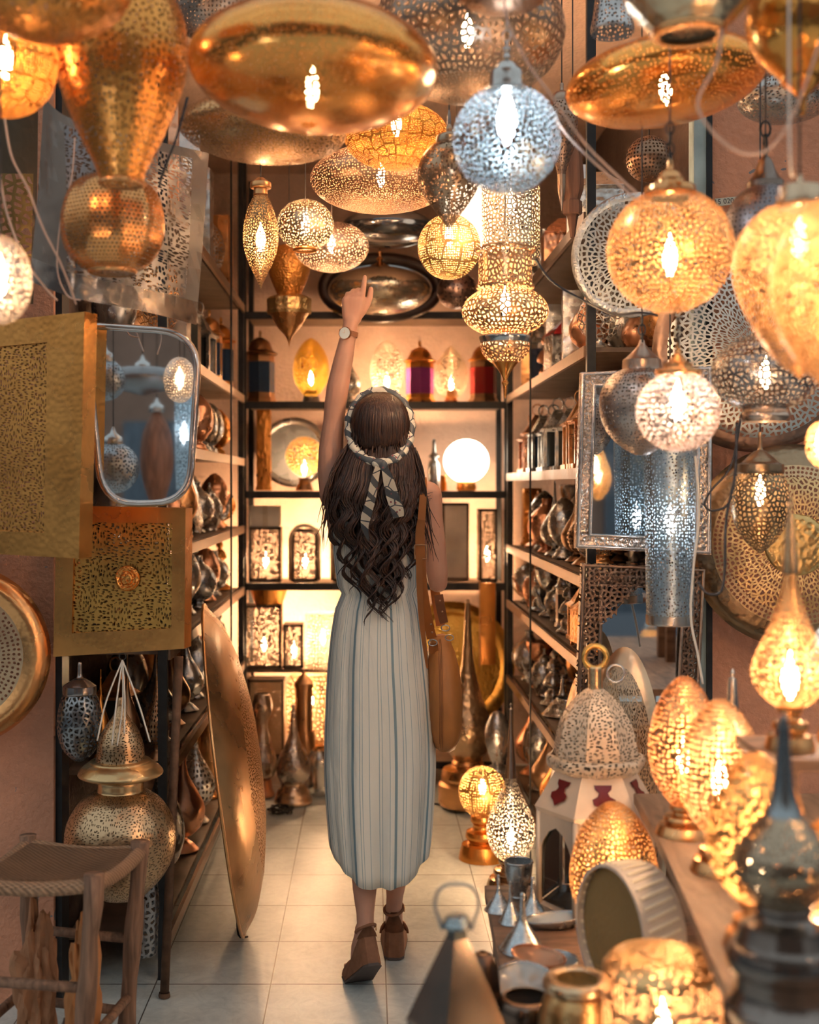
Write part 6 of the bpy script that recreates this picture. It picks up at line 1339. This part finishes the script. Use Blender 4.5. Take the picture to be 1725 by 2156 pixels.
# headscarf
mt, nt, out = newmat('printed_silk'); Lk = nt.links.new
tc = N(nt, 'TexCoord'); w1 = N(nt, 'TexWave', Scale=9.0, Distortion=3.0, Detail=1.0); w1.bands_direction = 'DIAGONAL'; Lk(tc.outputs['Object'], w1.inputs['Vector'])
v1 = N(nt, 'TexVoronoi', Scale=55.0); Lk(tc.outputs['Object'], v1.inputs['Vector']); v2 = N(nt, 'TexVoronoi', Scale=24.0); v2.feature = 'DISTANCE_TO_EDGE'; Lk(tc.outputs['Object'], v2.inputs['Vector'])
dk = math_(nt, 'MAXIMUM', math_(nt, 'GREATER_THAN', w1.outputs['Fac'], .66), math_(nt, 'LESS_THAN', v2.outputs['Distance'], .04))
mx = N(nt, 'Mix', data_type='RGBA'); mx.inputs[6].default_value = (.76, .70, .58, 1); mx.inputs[7].default_value = (.07, .085, .10, 1); Lk(dk, mx.inputs[0])
mz = N(nt, 'Mix', data_type='RGBA'); Lk(math_(nt, 'LESS_THAN', v1.outputs['Distance'], .16), mz.inputs[0]); Lk(mx.outputs[2], mz.inputs[6]); mz.inputs[7].default_value = (.30, .08, .09, 1)
b = N(nt, 'BsdfPrincipled', Roughness=.45); Lk(mz.outputs[2], b.inputs['Base Color']); Lk(b.outputs[0], out.inputs['Surface'])
SC = mt
root = bpy.data.objects.new('headscarf', None); COL.objects.link(root); root.parent = man
lp = []
for k in range(56):
    a = 2*PI*k/56; x = 800+65*math.sin(a); y = 899-75*math.cos(a)*(1 if math.cos(a) > 0 else 1.02); lp.append(Q(x, y, .012*math.cos(a)-.030-(.062*max(0, -math.cos(a))**1.3)))
link('band', local(tube(lp, [.0105+.0018*math.sin(k*1.9) for k in range(56)], 10, closed=True, taper=1.25), man), SC, root)
bm = bmesh.new(); ball(bm, Q(797, 977, -.118), (.020, .013, .015)); ball(bm, Q(806, 981, -.121), (.013, .011, .017)); link('knot', local(fin(bm, 'k'), man), SC, root)
link('tail', local(ribbon([Q(796, 982, -.125), Q(789, 1010, -.145), Q(781, 1050, -.160), Q(771, 1085, -.164), Q(769, 1108, -.165), Q(777, 1134, -.165)], [.014, .022, .026, .028, .020, .002], (.25, -1, 0), .0035, twist=-.5), man), SC, root)
link('tail', local(ribbon([Q(808, 984, -.125), Q(816, 1010, -.146), Q(825, 1045, -.162), Q(834, 1072, -.166), Q(837, 1086, -.164)], [.016, .030, .036, .036, .030], (-.2, -1, 0), .0035, twist=.5), man), SC, root)
# wristwatch
root = bpy.data.objects.new('wristwatch', None); COL.objects.link(root); root.parent = man
wc = Q(733.5, 700, .03); ad = (Q(736, 688, .03)-Q(731, 715, .03)).normalized(); e1 = Vector((1, 0, 0)); e1 = (e1-ad*e1.dot(ad)).normalized(); e2 = ad.cross(e1)
bm = bmesh.new(); nn_ = 32; R1 = .0272; rr_ = []
for k in range(nn_):
    a = 2*PI*k/nn_; o_ = e1*math.cos(a)*R1*.98+e2*math.sin(a)*R1; rr_.append([bm.verts.new(wc+o_*s_+ad*h_) for s_, h_ in ((1, -.0075), (1.06, -.0075), (1.06, .0075), (1, .0075))])
for k in range(nn_):
    A, B = rr_[k], rr_[(k+1) % nn_]
    for q in range(4): bm.faces.new((A[q], A[(q+1) % 4], B[(q+1) % 4], B[q]))
link('strap', local(fin(bm, 's', 40), man), plain((.24, .09, .04), .6, key='tan_leather_strap'), root)
fd = Vector((-.42, -1, .05)).normalized(); fcn = wc+Vector((-.009, -.0272, -.002))
for nm, pr, mt_ in (('case', [(.004, .0165), (.005, .0185), (0, .0195), (-.005, .018), (-.005, 0)], M(COPPER, .25, bump=0)), ('dial', [(.0045, 0), (.0045, .0168)], plain((.70, .74, .72), .3, key='watch_dial'))):
    me = lathe(pr, 28, smooth=40); me.transform(Matrix.Translation(fcn) @ fd.to_track_quat('Z', 'Y').to_matrix().to_4x4()); link(nm, local(me, man), mt_, root)
mq = Matrix.Translation(fcn+fd*.0052) @ fd.to_track_quat('Z', 'Y').to_matrix().to_4x4()
for nm, pr in (('hand', [(0, 0, 0), (-.006, .002, 0)]), ('hand', [(0, 0, 0), (.001, .010, 0)])):
    link(nm, local(tube([mq @ Vector(p_) for p_ in pr], .0004, 5), man), M(COPPER, .3, bump=0), root)
# tattoo: fine dark strokes on the shoulder blade side
INK = plain((.06, .06, .08), .7, key='tattoo_ink')
mes = []
for i, (x0, y0, x1, y1) in enumerate(((892, 1041, 910, 1036), (893, 1048, 906, 1043), (892, 1053, 908, 1049), (896, 1060, 905, 1052), (894, 1046, 898, 1037))):
    q_ = [Q(x0+(x1-x0)*t, y0+(y1-y0)*t, 0) for t in (0, .5, 1)]
    for p_ in q_: dx = (p_.x-Q(901, 0).x)/.042; p_.y = ZP-.0425*math.sqrt(max(.1, 1-dx*dx*.9))-.001
    mes.append(tube(q_, .0007, 5))
link('tattoo', local(merge(mes), man), INK, man)
for sx in (-1, 1):
    bm = bmesh.new(); ball(bm, fc+Vector((sx*.028, .078, .008)), (.011, .009, .008)); link('eye', local(fin(bm, 'e'), man), plain((.7, .68, .65), .2, key='eye_white'), man)
# ------------------------------------------------------------ handbag
LEA = plain((.42, .155, .035), .55, noise_=.22, ns=9, bump=.15, key='tan_leather'); LED = plain((.22, .075, .02), .5, noise_=.2, key='dark_leather')
bag = thing('handbag', 'tan leather shoulder bag hanging on long buckled straps at her right hip', 'bag', Q(934, 1582, .0))
secs = [(1340, 911, 944, .030), (1350, 906, 950, .055), (1375, 902, 960, .09), (1410, 898, 968, .115), (1450, 896, 973, .13), (1490, 896, 975, .135), (1530, 900, 973, .13), (1555, 906, 968, .118), (1572, 914, 960, .095), (1580, 924, 950, .06)]
bm = bmesh.new(); rings = []
for y, xl_, xr_, dp in secs:
    rings.append([bm.verts.new(Q((xl_+xr_)/2, y, .03)+Vector(((xr_-xl_)/2*PX*math.copysign(abs(math.cos(a))**.8, math.cos(a)), dp*math.copysign(abs(math.sin(a))**.9, math.sin(a)), .0025*math.sin(5*a+y)))) for a in [2*PI*k/48 for k in range(48)]])
for A, B in zip(rings, rings[1:]):
    for k in range(48): bm.faces.new((A[k], A[(k+1) % 48], B[(k+1) % 48], B[k]))
bm.faces.new(rings[0]); bm.faces.new(rings[-1][::-1])
o = link('body', local(fin(bm, 'bag'), bag), LEA, bag)
def bagback(y, x, e=.0015):
    for (a, l1, r1, d1), (b_, l2, r2, d2) in zip(secs, secs[1:]):
        if a <= y <= b_: u = (y-a)/(b_-a); l, r, d_ = l1+(l2-l1)*u, r1+(r2-r1)*u, d1+(d2-d1)*u; break
    cx_ = (l+r)/2; c_ = min(.98, abs((x-cx_)/((r-l)/2)))**(1/.8); return .03-d_*(math.sqrt(1-c_*c_))**.9-e
for off in (-3, 0, 3): link('seam', local(tube([Q(925+off, y, bagback(y, 925+off)) for y in range(1345, 1578, 9)], .0007, 5), bag), LED, bag)
link('front_strap', local(ribbon([Q(884, 1092, -.118), Q(881, 1120, -.122), Q(882, 1170, -.125), Q(886, 1230, -.122), Q(896, 1290, -.105), Q(907, 1338, -.07)], [.022, .026, .028, .028, .028, .028], (0, -1, 0), .004), bag), LEA, bag)
link('strap_end', local(ribbon([Q(879, 1165, -.131), Q(880, 1230, -.135), Q(884, 1300, -.14), Q(893, 1375, -.145), Q(895, 1392, -.145)], [.018, .018, .015, .009, .004], (0, -1, 0), .003), bag), LEA, bag)
link('shoulder_strap', local(ribbon([Q(884, 1094, -.116), Q(889, 1040, -.075), Q(891, 1006, -.012), Q(890, 1020, .045), Q(893, 1080, .115), Q(906, 1160, .145), Q(920, 1245, .13), Q(932, 1325, .09)], [.022, .020, .020, .022, .024, .026, .028, .028], (0, -.8, .6), .004), bag), LEA, bag)
link('back_strap', local(ribbon([Q(922, 1250, -.035), Q(927, 1280, -.045), Q(933, 1308, -.05)], [.026, .026, .024], (0, -1, 0), .004), bag), LED, bag)
for cx_, cy_, rr_, e_ in ((909, 1347, .0125, -.066), (936, 1318, .012, -.052), (945, 1340, .012, -.03)):
    link('metal_ring', local(tube([Q(cx_, cy_, e_)+Vector((rr_*math.cos(2*PI*k/18), 0, rr_*.7*math.sin(2*PI*k/18))) for k in range(18)], .0016, 6, closed=True), bag), M(STEEL, .25, bump=0), bag)
link('strap_tab', local(ribbon([Q(910, 1350, -.05), Q(913, 1372, bagback(1372, 913)+.0)], [.026, .03], (0, -1, 0), .003), bag), LEA, bag)
link('buckle', local(tube([Q(882+12*x, 1157+14*y, -.129) for x, y in ((-1, -1), (0, -1.05), (1, -1), (1.03, 0), (1, 1), (0, 1.05), (-1, 1), (-1.03, 0))], .0022, 6, closed=True), bag), M(BRONZE, .3, bump=0), bag)
for x, y, e_ in ((904, 1306, -.1), (907, 1324, -.085), (925, 1262, -.043), (929, 1284, -.05)): 
    bm = bmesh.new(); ball(bm, Q(x, y, e_-.003), (.003, .002, .003)); link('rivet', local(fin(bm, 'r'), bag), M(BRONZE, .3, bump=0), bag)
